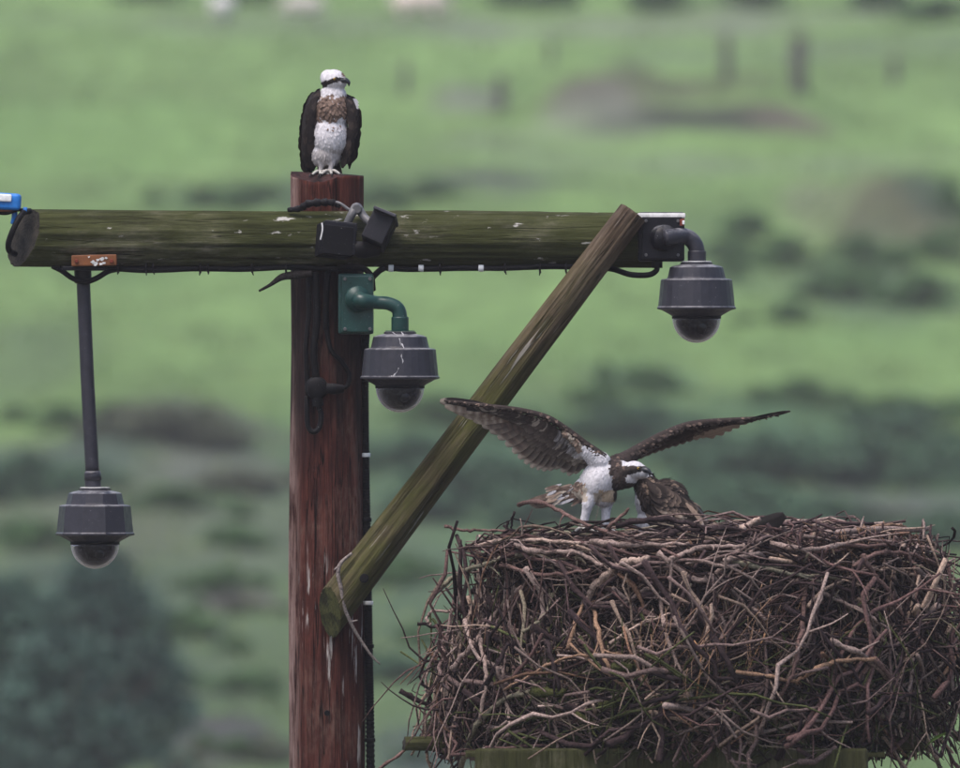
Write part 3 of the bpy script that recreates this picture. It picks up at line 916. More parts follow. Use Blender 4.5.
# camera on the beam end
YE = YB - .02
camC, cC = dome_camera(696.5, 262, YE - .10, 'dome camera on a short grey elbow at the right end of the beam')
box('mounting_box', P(661, 237, YE - .01), (46 * S, .24, 49 * S), M['blackbox'], camC, bevel=.012, seg=3)
box('box_lid', P(661, 216, YE - .01), (48 * S, .25, 5 * S), M['lime'], camC, bevel=.006)
box('box_cover', P(662, 238, YE - .134), (40 * S, .02, 42 * S), M['blackbox'], camC, bevel=.006)
box('rusty_latch', P(682, 222.5, YE - .13), (5 * S, .03, 7 * S), M['redrust'], camC, bevel=.004)
box('latch_pin', P(683.5, 222.5, YE - .148), (2.4 * S, .012, 4 * S), M['white'], camC, bevel=.002)
for dx, dz in ((-16, 17), (16, 17), (-16, -17), (16, -17)):
    lathe('screw', [(0, -.008), (1.3 * S, -.008), (1.6 * S, -.002), (1.6 * S, .006)], 8, P(662 + dx, 238 + dz, YE - .146), M['grey'], camC, axis='Y')
yc = YE - .10
tube('flange', [P(661, 238, yc - .035), P(666, 238, yc - .075)], 13 * S, M['blackbox'], camC, 20)
tube('elbow_arm', [P(664, 238, yc - .085), P(674, 236.5, yc - .06), P(684, 236, yc - .01), P(692, 240.5, yc), P(696.5, 249, yc), P(697, 262, yc)], [8 * S, 8 * S, 8 * S, 8.2 * S, 8 * S, 8 * S], M['slate'], camC, 18, 44)
tube('arm_collar', [P(697, 251, yc), P(697, 262, yc)], 9.2 * S, M['slate'], camC, 18)
tube('cable_gland', [P(657, 260, YE - .08), P(657, 268, YE - .08)], 5.5 * S, M['black'], camC, 12)

# ------------------------------------------------------------------ lamp boxes at the crossing
YF = YB - 28 * S
lamp = thing('infrared_lamp', 'pair of black tilted boxes clamped where beam meets post', 'lamp', P(345, 262, YF))
box('lamp_body', P(336, 240, YF - .07), (33 * S, .17, 33 * S), M['blackbox'], lamp, rot=(R(-6), R(6), R(14)), bevel=.008, seg=2)
box('lamp_face', P(338, 240.5, YF - .158), (30 * S, .012, 29 * S), M['black'], lamp, rot=(R(-6), R(6), R(14)), bevel=.004)
hd = box('lamp_head', P(379, 230.5, YF - .10), (23 * S, .17, 31 * S), M['blackbox'], lamp, rot=(R(-14), R(24), R(-8)), bevel=.006)
box('sun_shield', P(386, 216.5, YF - .115), (24 * S, .20, 3 * S), M['slate'], lamp, rot=(R(-14), R(22), R(-8)), bevel=.003)
tube('bracket', [P(346, 226, YF - .03), P(352, 214, YF - .03), P(357, 207, YF), P(364, 217, YF - .02), P(372, 224, YF - .05)], [4 * S, 4.4 * S, 4.5 * S, 4 * S, 4 * S], M['grey'], lamp, 10, 30)
lathe('bracket_bolt', [(0, -.02), (.02, -.02), (.024, -.008), (.024, .03)], 8, P(357, 209, YF - .02), M['grey'], lamp, axis='Y')
tube('cable_gland', [P(350, 246, YF - .09), P(358, 249, YF - .11), P(366, 250, YF - .10), P(380, 251, YF - .09)], [6 * S, 8 * S, 8.5 * S, 5 * S], M['black'], lamp, 12, 24)
tube('lime_drip', [P(322, 223, YF - .168), P(322.5, 230, YF - .17), P(320.5, 240, YF - .17)], 0.8 * S, M['lime'], lamp, 6)

# taped cable over the beam
tc = thing('taped_cable', 'lumpy taped black cable lying on top of the beam', 'cable', P(322, 208, YF + .06))
pts = [P(288, 210, YF + .05), P(300, 208.5, YF + .03), P(308, 204, YF + .02), P(322, 202.5, YF + .02), P(334, 203, YF + .02), P(340, 206, YF + .01)]
nn = 40
path = catmull(pts, nn)
rad = np.array([S * (2.2 + (1.6 + .7 * math.sin(i * 1.3) + .6 * math.sin(i * 2.9 + 1)) * math.sin(math.pi * i / nn) ** .7) for i in range(nn)])
V, F = tube_vf(path, rad, 10)
Geo().add(V, F).build('tape_wrap', M['black'], tc)
tube('lead', [P(334, 202, YF + .02), P(341, 204, YF), P(348, 209, YF - .01), P(356, 213, YF - .02)], 1.6 * S, M['grey'], tc, 8)

# cable strapped under the beam, with ties
cb = thing('beam_cable', 'black cable strapped along the underside of the beam', 'cable', P(380, 268, YB))
def under(px0, px1, y0, sag, Y, r, name='cable_run'):
    pts = []
    n = int((px1 - px0) / 26) + 2
    for i in range(n):
        t = i / (n - 1)
        pts.append(P(px0 + (px1 - px0) * t, y0 + sag * math.sin(i * 1.5) + 1.0 * math.sin(i * .7), Y))
    return tube(name, pts, r * S, M['black'], cb, 8, 6 * n)
under(118, 338, 269, .9, YB - .055, 2.6)
under(60, 338, 267.5, .6, YB - .03, 2.0)
under(384, 592, 268, .9, YB - .06, 2.6)
under(384, 600, 269, .5, YB - .03, 1.8)
tube('cable_run', [P(118, 269, YB - .055), P(108, 271.5, YB - .075), P(96, 278.5, YB - .07), P(84, 282, YB - .05), P(72, 278, YB - .04), P(62, 271, YB - .03), P(52, 266, YB - .03)], 2.8 * S, M['black'], cb, 8, 36)
tube('cable_run', [P(592, 268, YB - .06), P(612, 269, YB - .1), P(630, 274.5, YB - .13), P(648, 275, YB - .12), P(656, 271, YE - .085), P(657, 266, YE - .08)], 2.9 * S, M['black'], cb, 8, 36)
tube('cable_run', [P(384, 268, YB - .06), P(378, 272, YB - .07), P(370, 282, YB - .06), P(367, 300, -.14), P(366.5, 330, -.10)], 3.2 * S, M['black'], cb, 8, 36)
tube('cable_run', [P(338, 268, YB - .06), P(352, 267, YB - .08), P(364, 269, YB - .09), P(371, 276, YB - .09), P(373, 290, YB - .05)], 3.0 * S, M['black'], cb, 8, 36)
for i, px in enumerate((118, 146, 153, 200, 208, 252, 286, 440, 505, 540, 566)):
    g = Geo()
    V, F = tube_vf(catmull([P(px, 263, YB - .03), P(px, 266, YB - .085), P(px, 271.5, YB - .075), P(px + .6, 272.5, YB - .04)], 12), 1.1 * S, 5); g.add(V, F)
    V, F = tube_vf(catmull([P(px, 271, YB - .08), P(px - .6 + (i % 3), 274.5 + (i % 2), YB - .085)], 4), [1.0 * S, .8 * S, .7 * S, .5 * S], 5); g.add(V, F)
    g.build('cable_tie', M['black'], cb)
for px in (391, 421, 481):
    o = tube('cable_tie', [P(px - 2.6, 268.2, YB - .06), P(px + 2.6, 268.4, YB - .06)], 3.6 * S, M['white'], cb, 10, 4)
    o['label'] = 'white cable tie'

# conduit down the right side of the post
cn = thing('conduit', 'black corrugated conduit clipped down the right side of the post', 'conduit', P(369, 768, -.03))
pts = [P(366.5, 318, -.09), P(364.5, 360, -.05), P(365, 450, -.02), P(367, 560, -.02), P(368.5, 640, -.02), P(370.5, 772, -.02), P(372.5, 1100, -.02), P(378, 2000, -.02)]
path = catmull(pts, 900)
V, F = tube_vf(path, np.array([S * (4.3 + .55 * math.sin(i * 1.9)) for i in range(900)]), 10)
Geo().add(V, F).build('corrugated_tube', M['black'], cn)
for py, w in ((455, 0), (603, 0), (520, 1), (560, 1), (646, 1), (740, 1)):
    xx = np.interp(py, [360, 450, 560, 640, 772], [364.5, 365, 367, 368.5, 370.5])
    o = tube('clip', [P(xx, py - 2, -.022), P(xx, py + 2, -.022)], 5.4 * S, M['white'] if not w else M['black'], cn, 12, 4)
    o['label'] = 'white clip' if not w else 'black clip'

# junction and leads on the face of the post
YP = -40 * S
jn = thing('junction_box', 'round black junction with cable leads on the front of the post', 'junction box', P(316, 432, YP))
lathe('junction_disc', [(0, -.05), (9 * S, -.05), (11 * S, -.04), (11.5 * S, -.01), (12 * S, .02)], 20, P(316.5, 388, YP), M['black'], jn, True, axis='Y')
tube('lead', [P(316, 378, YP - .02), P(314, 350, YP - .02), P(317, 315, YP - .02), P(315, 272, YP - .03)], 3.6 * S, M['black'], jn, 8, 30)
tube('lead', [P(308, 395, YP + .01), P(306, 350, YP - .005), P(309, 310, YP - .01), P(308, 272, YP - .02)], 2.6 * S, M['black'], jn, 8, 30)
tube('lead', [P(326, 330, YP - .01), P(326, 300, YP - .02), P(328, 272, YP - .03)], 3.0 * S, M['black'], jn, 8, 20)
tube('lead', [P(326, 328, YP - .01), P(331, 350, YP - .015), P(342, 362, YP + .0), P(349, 375, YP + .01), P(347, 386, YP + .005), P(338, 389, YP - .02)], 2.4 * S, M['black'], jn, 8, 40)
tube('cable_gland', [P(325, 388, YP - .025), P(334, 389, YP - .025), P(343, 389, YP - .01)], [5 * S, 5.6 * S, 4 * S], M['black'], jn, 12)
tube('cable_gland', [P(317, 397, YP - .025), P(318, 406, YP - .02)], 5.5 * S, M['black'], jn, 12)
tube('lead', [P(318, 404, YP - .02), P(321, 416, YP - .02), P(319, 428, YP - .02), P(313, 432, YP - .02), P(308, 426, YP - .015), P(307, 410, YP - .01), P(307, 396, YP - .0)], 2.7 * S, M['black'], jn, 8, 44)

# loop round the left beam end and the blue fitting
lp = thing('end_cable', 'stiff black cable bent round the slanted left end of the beam', 'cable', P(12, 255, YB - .1))
tube('cable_run', [P(30, 211, YB - .06), P(22, 214, YB - .12), P(14, 228, YB - .15), P(8.5, 243, YB - .14), P(9.5, 251, YB - .10), P(15, 254, YB - .02)], 3.0 * S, M['black'], lp, 10, 40)
bf = thing('blue_fitting', 'bright blue and white plastic fitting on the left beam end', 'fitting', P(14, 224, YB - .08))
box('fitting_body', P(3, 201.5, YB - .08), (36 * S, .13, 17 * S), M['blue'], bf, rot=(0, R(3), 0), bevel=.022, seg=4)
box('white_panel', P(-1, 197.6, YB - .148), (25 * S, .014, 7.5 * S), M['white'], bf, rot=(0, R(3), 0), bevel=.006)
box('underside', P(1, 210.5, YB - .08), (26 * S, .10, 2.6 * S), M['rust'], bf, bevel=.003)
tube('blue_stem', [P(14, 208, YB - .10), P(14.5, 216, YB - .10), P(12, 224, YB - .10)], [3 * S, 3 * S, 1.8 * S], M['blue'], bf, 10)
tube('blue_clip', [P(23, 210, YB - .10), P(27, 210.5, YB - .10)], 3.2 * S, M['blue'], bf, 10, 4)
tube('retaining_wire', [P(-8, 212, YB - .11), P(6, 213.5, YB - .12), P(18, 210, YB - .12), P(30, 211, YB - .06)], 1.7 * S, M['black'], bf, 8, 20)

# torn strip of bark and twigs caught on the timber
tw = tube('twig', [P(259, 291, YB - .02), P(270, 285, YB - .03), P(282, 277, YB - .05), P(297, 275, YB - .05), P(312, 273, YB - .06)], [1.2 * S, 1.8 * S, 3.6 * S, 4.5 * S, 3 * S], M['stick'], None, 7, 26, (0.03, 0.026, 0.026))
tag(tw, 'dark frayed twig caught under the beam, left of the post', 'twig')
yb_ = YR1 - 21 * S
g = Geo()
for pts, r in (([P(352, 553, yb_), P(341, 563, yb_), P(338, 574, yb_), P(341, 588, yb_), P(344, 606, yb_ + .01), P(352, 625, yb_ + .03), P(362, 642, yb_ + .05), P(372, 656, yb_ + .06), P(380, 664, yb_ + .07)], [1.4, 2, 2.2, 2, 1.9, 1.7, 1.5, 1.2, .8]),
               ([P(339, 566, yb_), P(334, 570, yb_ - .01)], [1.4, .8]), ([P(350, 622, yb_ + .03), P(358, 620, yb_ + .02)], [1.1, .6])):
    n = 7 * len(pts)
    V, F = tube_vf(catmull(pts, n), np.interp(np.linspace(0, 1, n), np.linspace(0, 1, len(r)), r) * S, 7)
    g.add(V, F, (0.2, 0.17, 0.16))
tw = g.build('twig', M['stick'])
tag(tw, 'thin pale twig dangling over the low end of the brace', 'twig')

# ------------------------------------------------------------------ the nest and its platform
NCX, YN = 702, -0.95
NC = P(NCX, 640, YN)
K = S * (YN + CD) / CD
def shell_r(py, th=0.0):
    r = np.interp(py, [524, 533, 541, 560, 600, 640, 690, 720, 745, 762], [125, 182, 211, 215, 209, 243, 258, 245, 208, 192])
    return (r + 9 * math.sin(3 * th + 1) * min(1, max(0, (py - 540) / 60)) + 9 * math.sin(5 * th + 2.2 + py * .02) + 7 * math.sin(9 * th + py * .07) + 5 * math.sin(16 * th - py * .11)) * K
def ncx(py):
    return NC.x + np.interp(py, [535, 560, 600, 640, 690, 720, 745], [-2, 4, 23, 13, 0, -13, -30]) * K
def top_py(x):
    px = x / K + 480
    return np.interp(px, [460, 500, 600, 680, 760, 850, 930, 960], [552, 543, 542, 533, 529, 531, 533, 550]) + 2 * math.sin(px * .11) + 1.5 * math.sin(px * .27)
def zpy(py): return CZ + (384 - py) * K

plat = thing('nest_platform', 'mossy timber platform on its own post holding up the nest', 'platform', (NC.x, YN, 0))
def timber(name, x0, x1, py0, py1, Y, depth, seed, mat, roundness=.02):
    a, b = P(x0, (py0 + py1) / 2, Y), P(x1, (py0 + py1) / 2, Y)
    return box(name, (a + b) / 2, (abs(b.x - a.x), depth, (py1 - py0) * S), mat, plat, bevel=roundness, seg=3)
def plat_log(x0, x1, py, Y, rpx, seed, tilt=0.0):
    a, b = P(x0, py, Y), P(x1, py + tilt, Y)
    o = make_log('support_log', a, b, rpx * S, rpx * S * .95, [M['plank'], M['end_dark']], None, None, seed, [(a, (-1, -.25, .1)), (b, (1, 0, 0))], nseg=32, step=.05, amp=.006, ext=.1)
    w = o.matrix_basis.copy()
    adopt(o, plat)
    return o
timber('face_board', 475, 868, 749, 800, YN - 1.0, .06, 1, M['plank'])
timber('face_board', 475, 868, 749, 800, YN + 1.0, .06, 2, M['plank'])
for i in range(9):
    px = 486 + i * 46.5
    a = P(px, 751, YN)
    box('deck_plank', (a.x, YN, zpy(749)), (40 * S, 1.9, 4.5 * S), M['plank'], plat, bevel=.004)
plat_log(404, 640, 744, YN - .1, 6.5, 4.0)
plat_log(428, 700, 731, YN + .1, 6.5, 5.0)
plat_log(640, 918, 746, YN - .5, 7.5, 6.0, -3)
plat_log(420, 930, 742, YN + .6, 8, 7.0)
make_p = make_log('support_post', (NC.x, YN, -.2), (NC.x, YN, zpy(756)), .17, .15, [M['creosote'], M['end_red']], None, None, 8.0, [((NC.x, YN, zpy(756)), (0, 0, 1))], nseg=40, step=.1, amp=.004)
adopt(make_p, plat)

nest = thing('osprey_nest', 'huge untidy stick nest heaped on the timber platform', 'nest', (NC.x, YN, zpy(746)))
# matted core
V, F = [], []
lev = [(543, 0.0), (545, .45), (547, .74), (554, .88), (570, .87), (600, .84), (640, .80), (690, .78), (735, .80), (746, .80), (747, 0.0)]
na = 96
for py, f in lev:
    for k in range(na):
        th = 2 * math.pi * k / na
        r = shell_r(py, th) * max(f, .001)
        d = .05 * mnoise.noise(Vector((math.cos(th) * 5, math.sin(th) * 5, py * .04))) + .03 * mnoise.noise(Vector((math.cos(th) * 14, math.sin(th) * 14, py * .11)))
        if f > 0: r += d
        V.append((ncx(py) + r * math.sin(th), YN - r * math.cos(th), zpy(py) + (d * .3 if f > .3 else 0)))
for i in range(len(lev) - 1):
    for k in range(na):
        k2 = (k + 1) % na
        F.append((i * na + k, (i + 1) * na + k, (i + 1) * na + k2, i * na + k2))
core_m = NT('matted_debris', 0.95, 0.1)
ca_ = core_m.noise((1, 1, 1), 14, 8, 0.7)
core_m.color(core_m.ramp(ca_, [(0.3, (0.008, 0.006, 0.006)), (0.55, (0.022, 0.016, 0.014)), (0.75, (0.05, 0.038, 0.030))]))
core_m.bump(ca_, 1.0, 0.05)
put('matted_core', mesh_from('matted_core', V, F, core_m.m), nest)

PAL = [((0.160, 0.118, 0.116), 5), ((0.245, 0.195, 0.185), 4), ((0.095, 0.060, 0.060), 5), ((0.042, 0.029, 0.032), 6), ((0.33, 0.255, 0.215), 2.4), ((0.155, 0.140, 0.110), 1.2), ((0.19, 0.115, 0.082), .7), ((0.024, 0.017, 0.020), 3)]
PW = np.array([w for _, w in PAL]); PW = PW / PW.sum()
def pick(r): return np.array(PAL[r.choice(len(PAL), p=PW)][0]) * r.uniform(.6, 1.3) * np.array((.98, .93, .88))

def stick_vf(r, L, rad, n=8, sides=5, curl=.10, twigs=0):
    """a crooked tapering stick along +X centred on the origin"""
    t = np.linspace(-.5, .5, n)
    b = r.normal(size=(2,)) * curl
    kx = np.cumsum(r.normal(size=(n, 2)) * .03, axis=0)
    kx -= np.linspace(0, 1, n)[:, None] * kx[-1]
    path = np.stack([t * L, (b[0] * (.25 - t * t) * 1.6 + kx[:, 0]) * L, (b[1] * (.25 - t * t) * 1.6 + kx[:, 1]) * L], -1)
    rr = rad * np.linspace(1.1, r.uniform(.35, .7), n) * (1 + .12 * r.normal(size=n))
    V, F = tube_vf(path, np.abs(rr), sides)
    parts = [(V, F)]
    for _ in range(twigs):
        i = r.integers(n // 3, n - 1)
        d = path[min(i + 1, n - 1)] - path[i - 1]; d /= np.linalg.norm(d)
        o = np.cross(d, r.normal(size=3)); o /= np.linalg.norm(o)
        l2 = L * r.uniform(.12, .35)
        e = path[i] + (d * .7 + o * .7) * l2
        mid = (path[i] + e) / 2 + r.normal(size=3) * l2 * .06
        parts.append(tube_vf(catmull([path[i], mid, e], 5), np.linspace(rad * .55, rad * .2, 5), 4))
    Vs, Fs, k = [], [], 0
    for V, F in parts:
        Vs.append(V); Fs += [tuple(q + k for q in f) for f in F]; k += len(V)
    return np.concatenate(Vs), Fs

def shade(V, c, r):
    """bark colour, with knots and lichen running along the stick"""
    k = 1 + .22 * np.sin(V[:, 0] * 31 + r.uniform(0, 6)) * np.sin(V[:, 0] * 11 + r.uniform(0, 6))
    return np.asarray(c)[None] * k[:, None]

def frame_on_shell(r, zone=None):
    """position and heading of a stick lying on the heap"""
    u = r.uniform()
    th = r.uniform(-1.75, 1.75) if r.uniform() < .8 else r.uniform(-math.pi, math.pi)
    py = r.uniform(533, 742)
    if zone == 'front': th = r.uniform(-1.45, 1.45)
    R_ = shell_r(py, th)
    nrm = np.array((math.sin(th), -math.cos(th), 0))
    tan = np.array((math.cos(th), math.sin(th), 0))
    dn = np.array((0, 0, -1.0))
    f = (py - 530) / 218
    if f < .16: a = r.normal(.03, .10)
    elif f < .75: a = r.normal(.0, .75) if r.uniform() < .5 else r.choice([-1, 1]) * r.normal(1.0, .35)
    else: a = r.normal(0, .45) if r.uniform() < .6 else r.choice([-1, 1]) * r.normal(1.1, .3)
    d = tan * math.cos(a) + dn * math.sin(a) + nrm * r.normal(0, .16)
    d /= np.linalg.norm(d)
    side = np.cross(nrm, d); side /= np.linalg.norm(side)
    n2 = np.cross(d, side)
    p = np.array((ncx(py), YN, zpy(py))) + nrm * (R_ * (1.0 - .2 * r.uniform() ** 1.6))
    return p, np.stack([d, side, n2], -1), f

# most of the heap: thin sticks and stems nobody could count
r = np.random.default_rng(21)
g = Geo()
for i in range(3500):
    p, B, f = frame_on_shell(r)
    L = r.uniform(.2, .65) if i % 3 else r.uniform(.4, .95)
    rad = r.uniform(.0024, .0072)
    V, F = stick_vf(r, L, rad, 7, 4, .2, 1 if i % 4 == 0 and f > .2 else 0)
    p[2] -= max(0, p[2] + abs(B[2, 0]) * L * .5 - zpy(top_py(p[0])))
    p[2] += max(0, zpy(756) - p[2] + abs(B[2, 0]) * L * .5)
    cc_ = pick(r) * (.58 if i % 4 else 1.05)
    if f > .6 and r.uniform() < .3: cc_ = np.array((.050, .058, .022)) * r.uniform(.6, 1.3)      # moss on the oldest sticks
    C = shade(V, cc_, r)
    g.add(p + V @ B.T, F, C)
# lining and sticks on top of the heap
for i in range(1300):
    th = r.uniform(0, 6.28); q = math.sqrt(r.uniform(0, 1)) * shell_r(535, 0) * .99
    p = np.array((NC.x + q * math.cos(th), YN + q * math.sin(th), 0))
    p[2] = zpy(top_py(p[0]) + r.uniform(0, 12))
    a = r.uniform(0, 6.28)
    d = np.array((math.cos(a), math.sin(a), r.normal(0, .05))); d /= np.linalg.norm(d)
    sd = np.cross((0, 0, 1), d); sd /= np.linalg.norm(sd)
    B = np.stack([d, sd, np.cross(d, sd)], -1)
    V, F = stick_vf(r, r.uniform(.2, .7), r.uniform(.003, .008), 6, 4, .10, 1 if i % 40 == 0 else 0)
    g.add(p + V @ B.T, F, shade(V, pick(r), r))
# long ends trailing over the platform edges
for i in range(110):
    th = r.uniform(-1.75, -.85) if i % 3 else r.uniform(.75, 1.7)
    py = r.uniform(650, 735)
    Rr = shell_r(py, th)
    nrm = np.array((math.sin(th), -math.cos(th), 0)); tan = np.array((math.cos(th), math.sin(th), 0))
    p = np.array((ncx(py), YN, zpy(py))) + nrm * Rr * r.uniform(.9, 1.03)
    d = nrm * r.normal(.22, .2) + tan * r.normal(0, .45) + np.array((0, 0, -1.0)); d /= np.linalg.norm(d)
    sd = np.cross(nrm, d); sd /= np.linalg.norm(sd)
    V, F = stick_vf(r, r.uniform(.3, .75), r.uniform(.004, .009), 8, 5, .22, r.integers(0, 2))
    g.add(p + V @ np.stack([d, sd, np.cross(d, sd)], -1).T, F, shade(V, pick(r), r))
# bent sticks that spring out past the outline
for i in range(120):
    sg = -1 if i % 3 == 0 else 1
    py = r.uniform(542, 725)
    th = sg * r.uniform(1.0, 1.75)
    Rr = shell_r(py, th)
    nrm = np.array((math.sin(th), -math.cos(th), 0))
    p = np.array((ncx(py), YN, zpy(py))) + nrm * Rr * .92
    out = r.uniform(.12, .46); dz = r.normal(-.08, .2)
    if py < 640: dz = min(dz, .02)
    pts = [p - nrm * .12 + np.array((0, 0, r.normal(.05, .06))), p + nrm * out * .5 + np.array((0, r.normal(0, .05), .02)), p + nrm * out + np.array((0, r.normal(0, .05), dz))]
    n_ = 9
    V, F = tube_vf(catmull(pts, n_) + r.normal(size=(n_, 3)) * .004, np.linspace(r.uniform(.005, .009), .002, n_), 5)
    g.add(V, F, shade(V, pick(r), r))
# dry straw hanging in tufts
for (tx_, ty_) in ((770, 625), (760, 640), (690, 640), (735, 600), (800, 640), (700, 665), (640, 650), (850, 560), (900, 560)):
    for i in range(10):
        q = r.uniform(-1, 1)
        th = math.asin(np.clip((tx_ + 22 * q - NCX) * K / shell_r(ty_), -1, 1))
        Rr = shell_r(ty_, th) * 1.0
        p = np.array((NC.x + Rr * math.sin(th), YN - Rr * math.cos(th) - .02, zpy(ty_ + r.uniform(-18, 18))))
        d = np.array((r.normal(0, .45), r.normal(0, .2), -1)); d /= np.linalg.norm(d)
        sd = np.cross(d, (0, 1, 0)); sd /= np.linalg.norm(sd)
        V, F = stick_vf(r, r.uniform(.12, .34), .0022, 6, 3, .2)
        g.add(p + V @ np.stack([d, sd, np.cross(d, sd)], -1).T, F, np.array((.24, .15, .10)) * r.uniform(.6, 1.2))
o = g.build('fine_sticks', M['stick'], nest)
o['kind'] = 'stuff'

# traced sticks, each where the photograph shows it: pixels, width, colour
BRN, GRY, DRK, TAN, PAL_, GRN, MOS, STR = (0.15, .098, .092), (.25, .195, .182), (.032, .023, .026), (.26, .17, .12), (.38, .295, .26), (.18, .17, .13), (.060, .068, .024), (.34, .20, .11)
TR = [
    ([(519, 504), (540, 502), (562, 513), (589, 526), (624, 535), (680, 557)], 4.2, BRN), ([(444, 526), (464, 531), (485, 530), (512, 531), (544, 530)], 3, BRN),
    ([(516, 545), (537, 552), (575, 552), (603, 566)], 5, GRY), ([(436, 590), (457, 575), (485, 564), (500, 559)], 5, GRN), ([(472, 594), (485, 575), (502, 559)], 5.5, DRK),
    ([(417, 624), (439, 626), (464, 627), (474, 622)], 3.4, DRK), ([(430, 626), (427, 620), (432, 612), (460, 609), (495, 605), (516, 587)], 3.4, GRY), ([(399, 690), (422, 702), (443, 713), (458, 726)], 5, DRK),
    ([(378, 770), (408, 748), (432, 735), (457, 726)], 3.4, BRN), ([(456, 778), (474, 730), (495, 706), (519, 694), (546, 693)], 6, GRN), ([(586, 602), (594, 588), (605, 577), (620, 564), (634, 561), (650, 558)], 8.5, PAL_),
    ([(568, 648), (579, 612), (589, 598)], 4, TAN), ([(593, 606), (600, 640), (610, 672)], 4.6, TAN), ([(570, 645), (603, 671), (635, 694)], 2.6, TAN), ([(610, 643), (638, 626), (670, 613)], 3, PAL_),
    ([(452, 669), (474, 643), (495, 615), (521, 586)], 6, GRY), ([(441, 663), (455, 671)], 6, DRK), ([(470, 708), (492, 674), (509, 643)], 6, DRK), ([(430, 732), (450, 695), (462, 664)], 3, BRN),
    ([(522, 633), (544, 615), (553, 592)], 3.2, GRN), ([(608, 528), (629, 508)], 4, BRN), ([(616, 525), (655, 519), (684, 522), (706, 528), (733, 529), (770, 539)], 5.4, DRK), ([(660, 537), (688, 530), (724, 528)], 6, DRK),
    ([(733, 562), (765, 568), (800, 575), (842, 577)], 5, GRN), ([(796, 580), (834, 598), (869, 615), (888, 630)], 4.2, GRY), ([(806, 675), (834, 662), (877, 659)], 5, TAN), ([(735, 671), (778, 678), (796, 681), (811, 672)], 4, TAN),
    ([(814, 529), (806, 587), (800, 640), (792, 674), (774, 707)], 5, BRN), ([(658, 553), (688, 575), (709, 578), (745, 544)], 6.4, GRY), ([(715, 576), (740, 598), (766, 620)], 5, GRY),
    ([(680, 578), (705, 622), (730, 667), (744, 695), (776, 768)], 7, DRK), ([(853, 566), (883, 552), (925, 559), (962, 585)], 4.2, BRN), ([(917, 569), (949, 598), (964, 624)], 5, GRY),
    ([(822, 535), (869, 530), (929, 530)], 6.4, GRY), ([(862, 556), (897, 605), (926, 648)], 4, BRN), ([(875, 659), (904, 695), (932, 727), (958, 768)], 5, BRN), ([(938, 682), (958, 655)], 4.4, TAN),
    ([(780, 534), (821, 515)], 2.6, DRK), ([(736, 697), (766, 632)], 1.7, STR), ([(688, 735), (701, 668), (695, 640)], 1.9, STR), ([(660, 696), (695, 695), (731, 681)], 2.6, GRN),
    ([(898, 523), (904, 534), (903, 547)], 6, PAL_), ([(918, 655), (932, 696), (962, 742)], 4, GRY), ([(860, 709), (904, 713), (958, 738)], 7.5, MOS), ([(535, 692), (563, 692)], 11, MOS), ([(601, 706), (623, 702)], 10, MOS),
    ([(615, 666), (634, 668)], 9, MOS), ([(741, 529), (760, 518)], 7, PAL_), ([(700, 560), (735, 566), (760, 541)], 4, GRY), ([(640, 570), (668, 592), (700, 604)], 4, BRN), ([(560, 700), (600, 730), (612, 742)], 6, MOS),
    ([(868, 700), (900, 690), (950, 700)], 6, MOS), ([(470, 548), (500, 541), (540, 540), (580, 543)], 4.6, PAL_), ([(500, 565), (545, 575), (590, 570)], 4, BRN), ([(836, 545), (880, 545), (930, 544)], 4, BRN),
    ([(900, 540), (917, 575), (915, 602)], 4.2, BRN), ([(930, 560), (944, 600), (956, 650)], 4, BRN), ([(648, 672), (690, 680), (760, 676), (800, 690)], 5, DRK), ([(668, 560), (700, 548), (742, 546)], 5, GRY),
    ([(590, 541), (640, 545), (690, 543)], 5, GRY), ([(770, 545), (812, 549), (860, 541)], 6, GRY), ([(547, 640), (552, 660), (560, 690)], 6, DRK), ([(480, 640), (486, 680), (480, 720)], 4.4, GRY), ([(497, 668), (506, 700), (510, 726)], 4, GRY),
    ([(505, 690), (560, 660), (600, 655)], 3, TAN), ([(760, 600), (795, 610), (838, 622)], 4, DRK), ([(830, 640), (870, 660), (905, 700)], 6, GRY), ([(800, 700), (840, 722), (855, 745)], 4, GRY), ([(745, 560), (752, 600), (720, 640)], 3, BRN),
    ([(660, 600), (668, 640), (690, 690), (700, 740)], 4, GRY), ([(858, 530), (886, 525), (905, 527)], 4, TAN), ([(508, 522), (505, 534)], 3, DRK), ([(514, 513), (511, 530)], 2.6, DRK), ([(488, 769), (492, 748), (498, 738)], 5, DRK),
    ([(684, 768), (700, 735), (722, 700)], 5, BRN), ([(668, 760), (676, 735)], 3, BRN), ([(850, 768), (848, 735), (836, 690)], 5, DRK), ([(905, 768), (880, 740), (862, 700)], 5, DRK), ([(940, 768), (920, 720), (905, 690)], 4.4, GRN),
]
nparts = 0
